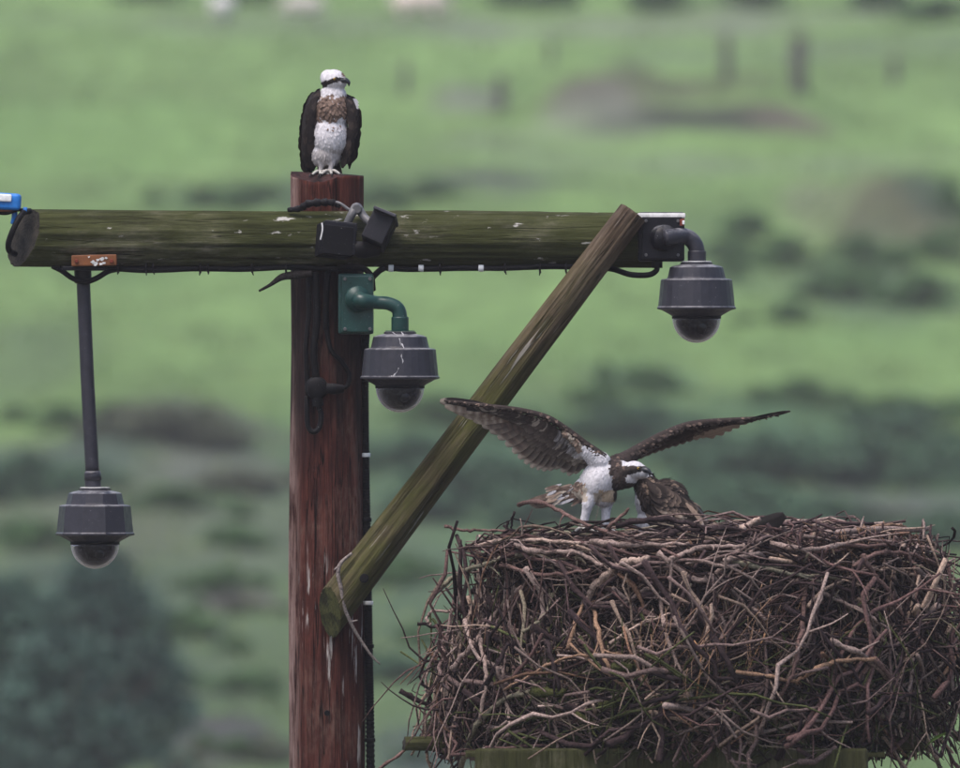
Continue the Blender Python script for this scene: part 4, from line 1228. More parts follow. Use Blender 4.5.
for pts, w, c in TR:
    W = []
    for x, y in pts:
        q = P(x, y, YN).x - ncx(y)
        Rr = shell_r(min(max(y, 536), 745)) * 1.0
        dy = math.sqrt(max(0, Rr * Rr - q * q)) if abs(q) < Rr else 0
        W.append(P(x, y, YN - dy - r.uniform(.02, .05)))
    n = 5 * len(W)
    path = catmull(W, n) + r.normal(size=(n, 3)) * .0028
    rad = w * .5 * S * np.linspace(1.08, .72, n) * (1 + .13 * r.normal(size=n))
    c = np.array(c) * np.array((.9, .86, .82))
    V, F = tube_vf(path, np.abs(rad), 7)
    g = Geo().add(V, F, np.array(c)[None] * (1 + .2 * np.sin(np.arange(len(V)) * .11 + w))[:, None])
    if w < 7 and len(W) > 2:
        for _ in range(2):
            i = r.integers(n // 3, n - 2)
            d = path[i + 1] - path[i]; d /= np.linalg.norm(d)
            o = r.normal(size=3); o[1] *= .4
            e = path[i] + (d + o * .7) * r.uniform(.03, .09)
            V, F = tube_vf(catmull([path[i], (path[i] + e) / 2 + r.normal(size=3) * .004, e], 5), np.linspace(w * .3 * S, w * .1 * S, 5), 4)
            g.add(V, F, c)
    g.build('stick', M['stick'], nest); nparts += 1
# the rest of the sticks that show, from a stock of shapes
stock, stockL = [], []
for i in range(40):
    L = r.uniform(.4, 1.1); rad = r.uniform(.0065, .0135) * (1 if i % 5 else 1.35)
    V, F = stick_vf(r, L, rad, 10, 6, .15, r.integers(1, 4))
    stockL.append(L)
    stock.append(mesh_from('stick', V, F, M['stick'], shade(V, pick(r), r)))
NI = Matrix(world_of(nest)).inverted()
i_ = 0
while nparts < 298:
    p, B, f = frame_on_shell(r, 'front')
    if f < .12: continue
    p = p + (p - np.array((NC.x, YN, p[2]))) * .02
    if abs(B[2, 0]) > .6 and p[2] + abs(B[2, 0]) * stockL[nparts % 40] * .5 > zpy(top_py(p[0]) + 12): continue
    p[2] -= max(0, p[2] + abs(B[2, 0]) * stockL[nparts % 40] * .5 - zpy(top_py(p[0]) + 1))
    p[2] += max(0, zpy(752 if i_ % 6 else 775) - p[2] + abs(B[2, 0]) * stockL[nparts % 40] * .5)
    i_ += 1
    o = bpy.data.objects.new('stick', stock[nparts % 40])
    COL.objects.link(o)
    o.parent = nest
    o.matrix_parent_inverse = NI
    m4 = Matrix(B.tolist()).to_4x4(); m4.translation = Vector(p)
    o.matrix_basis = m4
    nparts += 1
# a green blade hanging at the bottom right
V, F = [], []
bpth = catmull([P(905, 775, YN - .75), P(918, 757, YN - .78), P(931, 741, YN - .78), P(946, 733, YN - .76)], 12)
for i, q in enumerate(bpth):
    w = 5 * S * math.sin(math.pi * (i + 1.2) / 13.5)
    V += [q + np.array((.6 * w, -.006, .8 * w)), q + np.array((0, .004, 0)), q - np.array((.6 * w, .006, .8 * w))]
for i in range(11):
    F += [(3 * i, 3 * i + 1, 3 * i + 4, 3 * i + 3), (3 * i + 1, 3 * i + 2, 3 * i + 5, 3 * i + 4)]
put('grass_blade', mesh_from('grass_blade', V, F, M['leaf'], np.tile(np.array((.10, .16, .03)), (len(V), 1))), nest)

# ------------------------------------------------------------------ ospreys
DB, MB_, LB, WH, CR, TN = np.array((.016, .0125, .0125)), np.array((.042, .031, .028)), np.array((.145, .100, .080)), np.array((.60, .585, .62)), np.array((.50, .43, .36)), np.array((.28, .205, .16))

def feather_vf(root, tip, nrm, w, col, edge=None, bars=0, barcol=None, n=7, droop=.06, skew=0.0):
    """a single feather: raised shaft, two vanes, rounded tip"""
    root, tip, nrm = (np.asarray(q, dtype=float) for q in (root, tip, nrm))
    d = tip - root; L = np.linalg.norm(d); d = d / (L + 1e-9)
    nrm = nrm - d * np.dot(nrm, d); nrm /= np.linalg.norm(nrm) + 1e-9
    s_ = np.cross(nrm, d)
    V, C, F = [], [], []
    for i in range(n):
        t = i / (n - 1)
        ww = w * min(1, .35 + 2.2 * t) * math.sqrt(max(.0, 1 - max(0, (t - .62) / .40) ** 2))
        c = root + d * L * t + nrm * (droop * L * t * (1 - t)) + s_ * skew * L * t * t
        V += [c + s_ * ww, c + nrm * w * .12, c - s_ * ww]
        b = np.array(col, dtype=float)
        if bars and barcol is not None and math.sin(t * bars * math.pi * 2) > .2: b = b * .45 + np.array(barcol) * .55
        e = b if edge is None or t < .55 else b * .8 + np.array(edge) * .2
        if edge is not None and t > .93: b = b * .45 + np.array(edge) * .55
        C += [e if edge is not None else b, b, b * .95]
    for i in range(n - 1):
        F += [(3 * i, 3 * i + 1, 3 * i + 4, 3 * i + 3), (3 * i + 1, 3 * i + 2, 3 * i + 5, 3 * i + 4)]
    return V, F, np.array(C)

def to_px(V):
    k = S * (V[..., 1] + CD) / CD
    return V[..., 0] / k + 480, 384 - (V[..., 2] - CZ) / k

def plumage(V, F, N_, patt, flow, count, size, rg, keep=None, lift=.25):
    """small contour feathers over the skin"""
    g = Geo()
    idx_ = rg.choice(len(V), count)
    order = idx_
    for i in order:
        p, nn = V[i], N_[i]
        if keep is not None and not keep(p): continue
        f = np.asarray(flow(p), dtype=float)
        f = f - nn * np.dot(f, nn)
        if np.linalg.norm(f) < .05: continue
        f /= np.linalg.norm(f)
        c = patt(p + f * size(p) * .3, rg)
        soft = c[0] > .33
        if soft and rg.uniform() < .2: continue
        f = f + nn * lift * rg.uniform(.2, 1.1) * (.35 if soft else 1) + rg.normal(size=3) * (.07 if soft else .15)
        L = size(p) * rg.uniform(.7, 1.3)
        V_, F_, C_ = feather_vf(p - nn * .0015, p + f * L, nn, L * (.2 if soft else .32), c * (rg.uniform(.84, 1.12) if soft else rg.uniform(.8, 1.2)), None, n=4, droop=.1)
        g.add(V_, F_, C_)
    return g

def head_parts(root, eyes, beak_pts, beak_r, er=.0062):
    for e, out in eyes:
        bm = bmesh.new(); bmesh.ops.create_uvsphere(bm, u_segments=14, v_segments=10, radius=er, matrix=Matrix.Translation(e))
        ey = bm_obj('eye', bm, M['eye'], root, True)
        bm = bmesh.new(); bmesh.ops.create_uvsphere(bm, u_segments=10, v_segments=8, radius=er * .66, matrix=Matrix.Translation(Vector(e) + Vector(out).normalized() * er * .5))
        bm_obj('pupil', bm, M['pupil'], ey, True)
    n = 16
    path = catmull(beak_pts, n)
    rr = np.interp(np.linspace(0, 1, n), np.linspace(0, 1, len(beak_r)), beak_r)
    V, F = tube_vf(path, rr, 10)
    put('beak', mesh_from('beak', V, F, M['beak']), root)

def toes(root, ankle, spread, length, r0):
    """three front toes and a hind toe with hooked talons"""
    for (dx, dy) in spread:
        a = Vector(ankle); L = length
        d = Vector((dx, dy, 0)).normalized()
        pts = [a, a + d * L * .4 + Vector((0, 0, .006)), a + d * L * .8 + Vector((0, 0, -.004)), a + d * L + Vector((0, 0, -.010))]
        t = tube('toe', pts, [r0, r0 * .95, r0 * .85, r0 * .6], M['leg'], root, 8, 14)
        b = a + d * L + Vector((0, 0, -.010))
        tube('talon', [b - d * .004, b + d * .012 + Vector((0, 0, -.002)), b + d * .017 + Vector((0, 0, -.016))], [r0 * .55, r0 * .4, .0008], M['talon'], t, 6, 8)

# --- the bird on the post
rg = np.random.default_rng(4)
YA = -0.02
A = lambda x, y, dy=0.0: P(x, y, YA + dy)
bird1 = thing('osprey', 'brown and white osprey perched upright on the post top, head turned right', 'bird', A(330, 173))
e = lambda c, rx, ry, rz, rot=None: ('e', c, (rx * S, ry * S, rz * S)) + ((rot,) if rot is not None else ())
prims = [e(A(331.5, 112, -.01), 19, 20, 23), e(A(330, 136, -.01), 19.5, 21, 24), e(A(327, 153, .0), 15.5, 18, 15), e(A(333, 97, -.01), 14, 14, 14),
         e(A(333.5, 80.5, -.015), 12.6, 13.5, 11.2), e(A(339.5, 82, -.03), 8, 8.5, 7.5), e(A(328, 78, .0), 8, 10, 8.5), e(A(329, 125, .07), 19, 14, 34), e(A(326, 162, .07), 9, 9, 20),
         ('c', A(331.5, 152, -.035), 7.5 * S, A(331.8, 163, -.05), 3.6 * S), ('c', A(331.8, 163, -.05), 3.0 * S, A(330, 171, -.055), 2.3 * S),
         e(A(318, 154, -.01), 9, 12, 13), e(A(322, 160, -.015), 8, 10, 8), ('c', A(321, 154, -.03), 7.5 * S, A(321, 164, -.04), 3.4 * S), ('c', A(321, 164, -.04), 3.0 * S, A(320.5, 171.5, -.04), 2.3 * S)]
V, F, N_ = blob_vf(prims, .0052, 5)
def patt1(p, rg=None):
    x, y = to_px(np.asarray(p))
    nz = mnoise.noise(Vector(p) * 70) * 3 + mnoise.noise(Vector(p) * 25) * 3
    fr = p[1] < YA + .045
    if y < 94 and not (y > 88 and p[1] > YA + .02):
        # eye stripe from beak back and down the neck side
        ys_ = 79.5 + (336 - x) * (.42 if x < 336 else -.05)
        if x < 344 and abs(y - ys_) < (2.1 if x > 327 else 3.3) + nz * .2 and (p[1] < YA + .06): return DB * 1.0
        if x > 341.5 and y < 76.5: return LB
        if y < 79: return WH * .95 if nz > -1.9 else LB * 1.6
        if p[1] > YA + .02 and x < 330: return MB_
        return WH * (.9 if nz > -2 else .66)
    if not fr: return DB * 1.2
    jit = 0 if rg is None else rg.normal(0, 2.6)
    if y < 96 + nz * 1.3 + jit * 1.4: return WH * .8 if nz + jit * .5 > -1.6 else LB * 1.5
    if y < 118.5 + nz * 2.0 + jit * .9 + 4 * math.cos((x - 331) * .12):
        q = nz + jit
        return LB * 1.25 if q > .2 else (LB * .85 if q > -4.6 else CR * .8)
    if y > 150 + nz: return WH * np.array((.72, .69, .66))
    return WH * (1 if nz > -3 else .85)
C = np.array([patt1(p) for p in V])
leg_m = V[:, 2] < A(0, 165).z
put('body', mesh_from('body', V, F, M['plume'], C), bird1)
flow1 = lambda p: (0.0, .0 if p[1] < YA else .1, -1.0) if p[2] < A(0, 90).z else ((p[0] - A(346, 80).x) * 6, .5, -.5)
plumage(V, F, N_, patt1, flow1, 5000, lambda p: .015 if p[2] < A(0, 92).z else .008, rg, lambda p: p[2] > A(0, 163).z and not (to_px(p)[0] > 339 and to_px(p)[1] < 88 and to_px(p)[1] > 76 and p[1] < YA) and math.hypot(to_px(p)[0] - 334.2, to_px(p)[1] - 79) > 2.2, .13).build('plumage', M['plume'], bird1)['kind'] = 'stuff'
head_parts(bird1, [(A(334.6, 79.0, -.0745), (.3, -1, 0)), (A(344.8, 78.5, -.02), (1, -.1, 0))],
           [A(341.5, 80.5, -.055), A(345.2, 80.3, -.064), A(348.6, 82.6, -.068), A(348.9, 86.2, -.068)], [2.9 * S, 2.9 * S, 2.0 * S, .4 * S], .0060)
toes(bird1, A(330, 172, -.055), [(-.75, -.6), (.15, -1), (.95, -.5), (.1, .9)], .050, .0078)
toes(bird1, A(320.5, 172.5, -.04), [(-.8, -.6), (0, -1), (.85, -.6), (-.1, .9)], .046, .0072)

def folded_wing(root, outline_o, outline_i, ydep, sgn, rgx, cola, colb, rows=9, nfe=260, tip=None, name='wing'):
    """a closed wing: shell of overlapping coverts above long closed primaries"""
    n = 20
    O, I = catmull(outline_o, n), catmull(outline_i, n)
    g = Geo()
    m_ = 8
    Vv = []
    for i in range(n):
        for j in range(m_):
            t = j / (m_ - 1)
            q = O[i] * (1 - t) + I[i] * t
            b = math.sin(math.pi * t) * ydep * math.sin(math.pi * min(1, (i + 1.0) / n)) ** .5
            Vv.append(q + np.array((0, -b, 0)))
        for j in range(m_):
            t = 1 - j / (m_ - 1)
            q = O[i] * (1 - t) + I[i] * t
            Vv.append(q + np.array((0, ydep * .9 * math.sin(math.pi * t) + .012, 0)))
    w = 2 * m_
    Ff = [(i * w + j, i * w + (j + 1) % w, (i + 1) * w + (j + 1) % w, (i + 1) * w + j) for i in range(n - 1) for j in range(w)]
    Ff += [tuple(range(w - 1, -1, -1)), tuple((n - 1) * w + j for j in range(w))]
    g.add(Vv, Ff, cola)
    Vv = np.array(Vv)
    for k in range(nfe):
        i = int(rgx.uniform(0, n - 3)); j = int(rgx.uniform(0, w))
        p = Vv[i * w + j]
        f = Vv[min(n - 1, i + 2) * w + j] - p
        L = np.linalg.norm(f)
        if L < 1e-4: continue
        f = f / L
        ctr = (O[i] + I[i]) / 2
        nn = p - ctr; nn = nn - f * np.dot(nn, f); nn /= np.linalg.norm(nn) + 1e-9
        if abs(nn[0]) > .72: continue
        LL = (.022 + .04 * i / n) * rgx.uniform(.8, 1.25)
        V_, F_, C_ = feather_vf(p + nn * .0005, p + (f + nn * .045 * rgx.uniform(.2, 1.4)) * LL, nn, LL * .30, (cola if rgx.uniform() < .7 else colb) * rgx.uniform(.8, 1.2), colb * 1.25 if rgx.uniform() < .5 else None, n=4)
        g.add(V_, F_, C_)
    for k in range(8):
        q0 = O[n - 9] * (1 - k / 7) + I[n - 9] * (k / 7)
        q1 = (np.asarray(tip) if tip is not None else (O[-1] + I[-1]) / 2) + np.array(((k - 3.5) * .0025 * sgn, k * .0015, .012 * abs(k - 3)))
        V_, F_, C_ = feather_vf(q0 + np.array((0, -ydep * .5, 0)), q1, (0, -1, 0), .010, cola * .9, colb * .8, n=8)
        g.add(V_, F_, C_)
    return g.build(name, M['plume'], root)
folded_wing(bird1, [A(320, 88, .0), A(309, 97, -.01), A(303, 115, -.005), A(301, 137, .01), A(302, 156, .02), A(306, 171, .03)],
            [A(320, 96, -.05), A(317, 106, -.06), A(315.5, 120, -.06), A(314, 138, -.055), A(313.5, 154, -.04), A(312.5, 170, -.02)], .045, 1, rg, DB, MB_, tip=A(311, 175, .04))
folded_wing(bird1, [A(345, 95, .0), A(354, 99, -.01), A(358.5, 110, -.005), A(359, 126, .01), A(356.5, 144, .02), A(352, 163, .03)],
            [A(343, 101, -.05), A(346.5, 110, -.06), A(348, 122, -.06), A(347.5, 138, -.055), A(345.5, 152, -.045), A(343, 165, -.03)], .04, -1, rg, DB, MB_, tip=A(349, 169, .03))
# tail hanging behind the post
g = Geo()
for k in range(8):
    V_, F_, C_ = feather_vf(A(323 + k * 1.6, 150, .11), A(318 + k * 3.4, 184, .185 + abs(k - 3.5) * .003), (0, -1, .2), .013, MB_, LB, 5, LB, n=9)
    g.add(V_, F_, C_)
g.build('tail', M['plume'], bird1)
# white feather tuft on its right shoulder
g = Geo()
for k in range(6):
    V_, F_, C_ = feather_vf(A(353 + k * .6, 99 + k * 1.5, -.03), A(358.5 + rg.uniform(-1, 1), 101 + k * 1.6, -.03), (0, -1, 0), .005, WH, None, n=4)
    g.add(V_, F_, C_)
g.build('shoulder_tuft', M['plume'], bird1)

# --- the bird with spread wings on the nest
YW = -1.45
B = lambda x, y, dy=0.0: P(x, y, YW + dy)
bird2 = thing('osprey', 'osprey standing on the nest with both long wings spread', 'bird', B(596, 526))
prims = [e(B(598, 480, .0), 17, 18, 22, Matrix.Rotation(R(28), 4, 'Y')), e(B(608, 474, .0), 15, 15, 15), e(B(590, 489, .03), 16, 15, 14), e(B(604, 494, .02), 13, 14, 13), e(B(576, 494, .07), 14, 11, 8.5, Matrix.Rotation(R(18), 4, 'Y')),
         e(B(619, 475, -.01), 14, 12, 15), e(B(626, 476, -.01), 12, 11, 12.5), e(B(634, 470.5, -.02), 11.5, 11, 9.6), e(B(641, 472, -.03), 8, 7.5, 7.2),
         ('c', B(593, 490, -.02), 9.5 * S, B(588, 504, -.03), 6.0 * S), ('c', B(588, 504, -.03), 5.6 * S, B(584.5, 519, -.02), 4.2 * S), ('c', B(584.5, 519, -.02), 4.6 * S, B(584, 528, -.02), 3 * S),
         ('c', B(607, 497, .03), 8.5 * S, B(606, 508, .03), 5.6 * S), ('c', B(606, 508, .03), 5.3 * S, B(605.5, 521, .03), 4.4 * S), ('c', B(605.5, 521, .03), 4.6 * S, B(605.5, 529, .03), 3 * S),
         ('c', B(600, 462, -.02), 11 * S, B(582, 447, -.06), 5.5 * S), ('c', B(582, 447, -.06), 5.0 * S, B(566, 433, -.095), 3 * S), ('c', B(616, 466, .06), 11 * S, B(640, 450, .13), 5.5 * S)]
V, F, N_ = blob_vf(prims, .0052, 5)
def patt2(p, rg=None):
    x, y = to_px(np.asarray(p))
    nz = mnoise.noise(Vector(p) * 60) * 3 + mnoise.noise(Vector(p) * 24) * 2.5
    if y > 502: return WH
    if p[1] > YW + .085 and x < 622: return DB * 1.3
    if p[1] > YW + .02 and x > 620 and y < 464.5: return MB_
    if x < 582 and y < 452: return TN * .9 if nz > -.5 else CR * .8
    if x > 622 and y < 486:            # head
        if y < 466.0 + (x - 634) * .05 + nz * .2: return WH * .92
        yl = 469.5 - (x - 640) * .25
        if abs(y - yl) < 2.5 and x < 645: return DB
        if x > 627 + nz * .6 and y > yl and y < 483: return WH * .85
        return MB_ if nz < 1.2 else LB
    if x > 611 + nz * .5 + (y - 470) * .10 and y < 500: return MB_ if nz < 1.5 else LB
    if x < 586 + nz and y > 478 + (x - 560) * .2: return (LB if nz < -.8 else (TN if nz < .4 else CR)) if y < 492 else (CR if nz > -1.5 else LB)
    if y > 493 and 594 < x < 602: return CR * .9
    if y > 490 and x > 598 and y < 507: return CR * np.array((.95, .85, .72))
    return WH * (1 if nz > -3.2 else .86)
C = np.array([patt2(p) for p in V])
put('body', mesh_from('body', V, F, M['plume'], C), bird2)
flow2 = lambda p: (-.75, .1, -.65) if to_px(p)[0] < 622 else (-1, .1, -.3)
plumage(V, F, N_, patt2, flow2, 5200, lambda p: .014 if to_px(p)[0] < 620 else .009, rg, lambda p: to_px(p)[1] < 508 and not (to_px(p)[0] > 637 and to_px(p)[1] > 464), .13).build('plumage', M['plume'], bird2)['kind'] = 'stuff'
head_parts(bird2, [(B(638.5, 468.2, -.066), (.4, -1, .1)), (B(641, 466.5, .03), (.3, 1, 0))], [B(642, 470.3, -.045), B(646, 470, -.058), B(649.3, 472, -.066), B(649.6, 476.5, -.068)], [3.3 * S, 2.9 * S, 2.0 * S, .4 * S], .0058)
toes(bird2, B(584, 529, -.02), [(-.8, -.5), (0, -1), (.9, -.4), (-.2, .9)], .048, .0078)
toes(bird2, B(605.5, 530, .03), [(-.7, -.6), (.1, -1), (.9, -.3), (0, .9)], .048, .0078)
# tail, fanned to the left
g = Geo()
for k in range(10):
    t = k / 9
    V_, F_, C_ = feather_vf(B(578 - 2 * t, 488 + 8 * t, .09), B(526 + 22 * t, 502 + 6 * math.sin(t * 3.14) , .12 + .02 * t), (.1, -1, .3), .013, TN * .9 if k % 2 else LB, CR * .8, 5, MB_, n=10)
    g.add(V_, F_, C_)
for k in range(46):
    x0, y0 = rg.uniform(556, 586), rg.uniform(484, 500)
    V_, F_, C_ = feather_vf(B(x0, y0, .02), B(x0 - rg.uniform(9, 17), y0 + rg.uniform(3, 7), .03), (0, -1, .3), .0068, (CR * .8, LB, TN, WH * .75, MB_ * 1.5)[rg.integers(5)], CR, n=5)
    g.add(V_, F_, C_)
g.build('tail', M['plume'], bird2)

def spread_wing(root, lead, hand, wrist, elbow, shoulder, ptips, stips, nrm, white_from, name, lead_r, dk, stack=.0012, prim_bar=True, cov_rows=((.62, 0), (.42, 1), (.26, 2)), side=-1, wsc=1.0, pale=()):
    lead = [np.array(q) for q in lead]
    g = Geo()
    n = 40
    path = catmull(lead, n)
    V, F = tube_vf(path, np.interp(np.linspace(0, 1, n), np.linspace(0, 1, len(lead_r)), lead_r) * S, 9)
    C = np.tile(MB_ * .8, (len(V), 1))
    g.add(V, F, C)
    H, W, E, SH = (np.array(q) for q in (hand, wrist, elbow, shoulder))
    nrm = np.array(nrm, dtype=float); nrm /= np.linalg.norm(nrm)
    roots, tips = [], []
    for i, t in enumerate(ptips):
        roots.append(H + (W - H) * (i / (len(ptips) - 1)) ** .9); tips.append(np.array(t))
    for i, t in enumerate(stips):
        roots.append(lin([W, E, SH], (i + .6) / len(stips))); tips.append(np.array(t))
    N2 = len(roots)
    # coverts
    for frac, row in cov_rows:
        m = int(N2 * (1.8 + .5 * row))
        for k in range(m):
            s_ = k / (m - 1) * (N2 - 1)
            i = min(N2 - 2, int(s_)); u = s_ - i
            r0 = roots[i] * (1 - u) + roots[i + 1] * u
            t0_ = tips[i] * (1 - u) + tips[i + 1] * u
            ff = frac * rg.uniform(.9, 1.08) * (.62 if s_ < len(ptips) * .8 else 1)
            tt = r0 + (t0_ - r0) * ff
            fpos = s_ / (N2 - 1)
            wmix = np.clip((fpos - white_from + rg.normal(0, .05)) / .28 + (.3 * row - .45), 0, 1)
            if frac > .55: wmix *= .35
            base = (dk * (1 - wmix) + (WH * .78 if row else CR * .8) * wmix)
            if rg.uniform() < .3: base = base * .75
            if rg.uniform() < .15 * (1 - wmix): base = base * .6 + CR * .3
            L = np.linalg.norm(tt - r0)
            V_, F_, C_ = feather_vf(r0 + nrm * (.004 + .004 * row), tt + nrm * (.003 + .003 * row), nrm, min(L * .3, .018) * wsc, base * rg.uniform(.8, 1.15), base * .8 + CR * .2 * (1 if row < 2 else .5), n=5, droop=.05)
            g.add(V_, F_, C_)
    # scaly lesser coverts over the arm
    for k in range(420):
        i = int(rg.uniform(0, n - 3)); i2 = min(n - 1, i + 1)
        ax_ = path[i2] - path[i]; ax_ /= np.linalg.norm(ax_)
        rr = np.interp(i / n, np.linspace(0, 1, len(lead_r)), lead_r) * S
        o = rg.normal(size=3); o -= ax_ * np.dot(o, ax_); o /= np.linalg.norm(o)
        q = path[i] + (path[i2] - path[i]) * rg.uniform() + o * rr * .95
        f = (ax_ * .9 + np.array((0, 0, -.5)) + o * .12); f /= np.linalg.norm(f)
        L = rg.uniform(.009, .017) * min(1.2, .45 + rr / (5 * S))
        cc = dk * rg.uniform(.6, 1.5) if rg.uniform() < .75 else LB * rg.uniform(.7, 1.5)
        V_, F_, C_ = feather_vf(q, q + f * L, o, L * .34, cc, cc * .7 + CR * .25, n=4)
        g.add(V_, F_, C_)
    wing = g.build(name, M['plume'], root)
    for i in range(N2):
        prim = i < len(ptips)
        L = np.linalg.norm(tips[i] - roots[i])
        sp = np.linalg.norm(tips[min(N2 - 1, i + 1)] - tips[max(0, i - 1)]) / (2 if 0 < i < N2 - 1 else 1)
        w = np.clip(sp * .80, .010, .030) * wsc
        fo = i / N2
        if prim and prim_bar:
            col, bc, bars = (MB_ * 1.2 if i > 4 else LB * .8), (CR * .8 if i < 5 else LB * .9), 6
        else:
            col, bc, bars = MB_ * .95, LB * .55, 5
        if i in pale: col, bc = CR * 1.05, CR * .65
        if i == 0: col, bc = DB, DB * 1.2
        V_, F_, C_ = feather_vf(roots[i] - nrm * stack * i, tips[i] - nrm * stack * i * .6, nrm, w, col, CR * .95, bars, bc, n=16, droop=-.03)
        Geo().add(V_, F_, C_).build('flight_feather', M['feather'], wing)
    return wing

YL_ = lambda x, y, d: B(x, y, d)
spread_wing(bird2,
    [B(602, 459, -.03), B(584, 444, -.06), B(564, 428, -.095), B(546, 417, -.12), B(520, 410, -.13), B(490, 406, -.13), B(462, 402.5, -.12), B(444, 400.5, -.11)],
    B(492, 408.5, -.12), B(545, 420, -.11), B(578, 443, -.06), B(599, 459, -.03),
    [B(440, 401, -.10), B(445, 406, -.10), B(453, 410, -.09), B(463, 414.5, -.085), B(473, 420, -.08), B(482, 426, -.075), B(490, 432, -.07), B(498, 438.5, -.065), B(506, 446, -.06), B(513, 453, -.055)],
    [B(519, 459, -.05), B(525, 464, -.045), B(531, 468, -.04), B(537, 470, -.035), B(543, 471.5, -.03), B(549, 471, -.025), B(555, 469.5, -.02), B(562, 472.5, -.015), B(568, 476, -.01), B(574, 474, -.005), B(580, 469, .0), B(586, 466, .005), B(592, 464, .01)],
    (-.1, -1, -.15), .60, 'wing', [7, 4.5, 3.4, 3.0, 2.6, 2.0, 1.4, .6], MB_)
spread_wing(bird2,
    [B(614, 465, .05), B(626, 457, .08), B(642, 447, .12), B(664, 435, .17), B(689, 425, .21), B(720, 421, .25), B(758, 418, .29), B(788, 411.5, .32)],
    B(745, 420.5, .28), B(692, 427, .22), B(655, 442, .15), B(622, 462, .08),
    [B(790, 411.5, .34), B(770, 417, .36), B(756, 421, .38), B(746, 424.5, .40), B(738, 428.5, .42), B(730, 432, .43), B(722, 436, .44), B(713, 439, .45), B(704, 439, .45)],
    [B(697, 441, .45), B(690, 443, .45), B(683, 445.5, .44), B(676, 448, .43), B(669, 450, .42), B(662, 452.5, .41), B(655, 455, .39), B(648, 458, .36), B(641, 461, .33), B(634, 463, .28), B(629, 465, .22)],
    (.15, -.35, -1), .75, 'wing', [8, 6, 5.2, 4.6, 3.8, 3, 2.0, .6], MB_ * 1.25, cov_rows=((.6, 0), (.45, 1), (.3, 2)), prim_bar=True, pale=(4, 5, 6, 7, 8, 9))

# --- the bird crouched behind it
YC = -1.28
Cc = lambda x, y, dy=0.0: P(x, y, YC + dy)
bird3 = thing('osprey', 'dark brown osprey crouched in the nest behind the one with spread wings', 'bird', Cc(672, 536))
prims = [e(Cc(650, 500, .0), 15, 18, 22), e(Cc(665, 503, .01), 24, 24, 24, Matrix.Rotation(R(30), 4, 'Y')), e(Cc(682, 516, .02), 22, 22, 18, Matrix.Rotation(R(30), 4, 'Y')),
         e(Cc(652, 524, .0), 16, 18, 20), e(Cc(646, 486, .01), 12, 12, 13), e(Cc(643, 479, .015), 11, 11, 9.5), e(Cc(636, 480, .01), 7, 7, 6.5), e(Cc(670, 528, .02), 24, 22, 18)]
V, F, N_ = blob_vf(prims, .0055, 5)
def patt3(p, rg=None):
    x, y = to_px(np.asarray(p))
    nz = mnoise.noise(Vector(p) * 55) * 3 + mnoise.noise(Vector(p) * 22) * 2.5
    edge = 640 + (y - 500) * .42
    if y > 484 and x < edge - 1 + nz * .5: return WH * .85 if x > 634 else CR * .75
    if y < 477 and x < 650: return WH * .85
    if y > 505 and nz > .6: return TN * .7
    return MB_ * .8 if nz < 1.0 else TN * .6
C = np.array([patt3(p) for p in V])
put('body', mesh_from('body', V, F, M['plume'], C), bird3)
plumage(V, F, N_, patt3, lambda p: (.75, .05, -.65), 3000, lambda p: .019, rg, None, .2).build('plumage', M['plume'], bird3)['kind'] = 'stuff'
head_parts(bird3, [(Cc(638, 478, -.045), (-.4, -1, 0)), (Cc(637, 478, .06), (-.4, 1, 0))], [Cc(632, 480, .01), Cc(627, 481, .01), Cc(623.5, 484, .01), Cc(623.5, 488, .01)], [4.2 * S, 3.5 * S, 2.2 * S, .4 * S], .006)
# its closed wing: rows of dark coverts edged with buff, and long primaries
g = Geo()
for row in range(8):
    for k in range(13):
        u = k / 12; v = row / 7
        x0 = 648 + 40 * u * (1 - .1 * v) + 8 * v; y0 = 484 + 24 * u * u + 32 * v * (1 - .25 * u)
        x0 += rg.uniform(-2, 2); y0 += rg.uniform(-1.5, 1.5)
        L = rg.uniform(14, 21)
        dd = -.105 + .03 * u + .02 * v * v
        c = MB_ * rg.uniform(.5, 1.3) if (v < .5 or rg.uniform() < .4) else (TN * rg.uniform(.5, 1.0))
        ed = TN if v < .5 else CR
        V_, F_, C_ = feather_vf(Cc(x0, y0, dd), Cc(x0 + L * .74, y0 + L * .62, dd - .006), (.1, -1, .25), .017, c, ed if rg.uniform() < .75 else None, n=6)
        g.add(V_, F_, C_)
for k in range(7):
    V_, F_, C_ = feather_vf(Cc(676 + k * 1.8, 489 + k * 4.4, -.07), Cc(707.5 - k * .8, 521 + k * 2.4, -.05), (.1, -1, .2), .012, DB * 1.1, LB if k else WH * .7, n=9)
    g.add(V_, F_, C_)
for k in range(4):
    V_, F_, C_ = feather_vf(Cc(686 + k * 1.5, 503 + k, -.11), Cc(701 + k * 1.0, 520 + k * 2, -.11), (.1, -1, .2), .009, TN, WH * .75, n=7)
    g.add(V_, F_, C_)
g.build('wing', M['plume'], bird3)

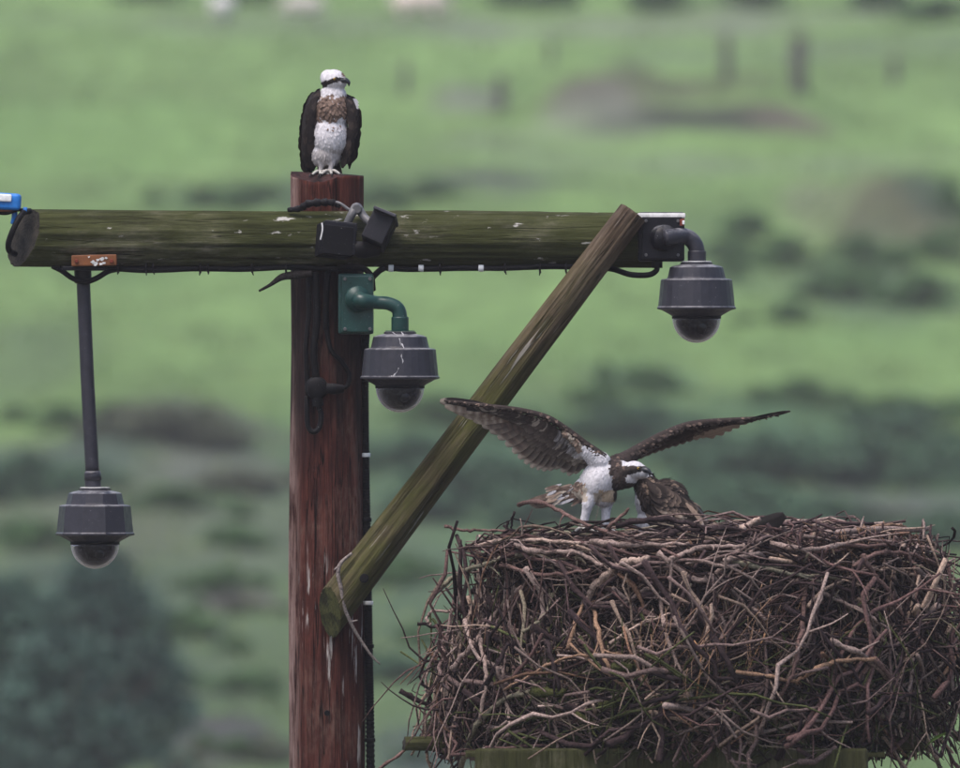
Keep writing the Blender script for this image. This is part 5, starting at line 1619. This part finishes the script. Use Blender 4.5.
# --- tail of a bird lying low behind the rim
YD = -1.35
D4 = lambda x, y, dy=0.0: P(x, y, YD + dy)
bird4 = thing('young_osprey', 'black tail feathers of a young bird lying low in the nest', 'bird', D4(735, 540))
prims = [e(D4(722, 538, .1), 26, 20, 10), e(D4(748, 537, -.08), 18, 40, 7), e(D4(695, 538, .1), 12, 12, 9), e(D4(684, 534, .1), 8, 8, 7)]
V, F, N_ = blob_vf(prims, .006, 4)
patt4 = lambda p, rg=None: MB_ if mnoise.noise(Vector(p) * 50) < .25 else TN
put('body', mesh_from('body', V, F, M['plume'], np.array([patt4(p) for p in V])), bird4)
plumage(V, F, N_, patt4, lambda p: (1, 0, -.1), 700, lambda p: .024, rg, None, .2).build('plumage', M['plume'], bird4)['kind'] = 'stuff'
g = Geo()
for k in range(9):
    t = k / 8
    V_, F_, C_ = feather_vf(D4(746 - 2 * t, 526 + 5 * t, -.34), D4(787 - 6 * abs(t - .3) * 2, 513 + 15 * t, -.36 + .01 * t), (.2, -1, .4), .014, DB * .7, DB * .9, n=8)
    g.add(V_, F_, C_)
g.build('tail', M['plume'], bird4)

# ------------------------------------------------------------------ damp air
x0, x1, y0, y1, z0, z1 = -910, 910, -210, 1310, -2.5, float(GZ.max()) + 6
bm = bmesh.new()
bmesh.ops.create_cube(bm, size=1)
bmesh.ops.scale(bm, vec=(x1 - x0, y1 - y0, z1 - z0), verts=bm.verts)
bmesh.ops.translate(bm, vec=((x0 + x1) / 2, (y0 + y1) / 2, (z0 + z1) / 2), verts=bm.verts)
hm = bpy.data.materials.new('damp_air')
hm.use_nodes = True
ht = hm.node_tree
ht.nodes.remove(ht.nodes['Principled BSDF'])
pv = ht.nodes.new('ShaderNodeVolumePrincipled')
pv.inputs['Color'].default_value = (0.93, 0.92, 1.0, 1)
pv.inputs['Density'].default_value = 0.00032
ht.links.new(pv.outputs[0], ht.nodes['Material Output'].inputs['Volume'])
hz = bm_obj('haze', bm, hm)
tag(hz, 'thin damp haze over the valley', kind='stuff')
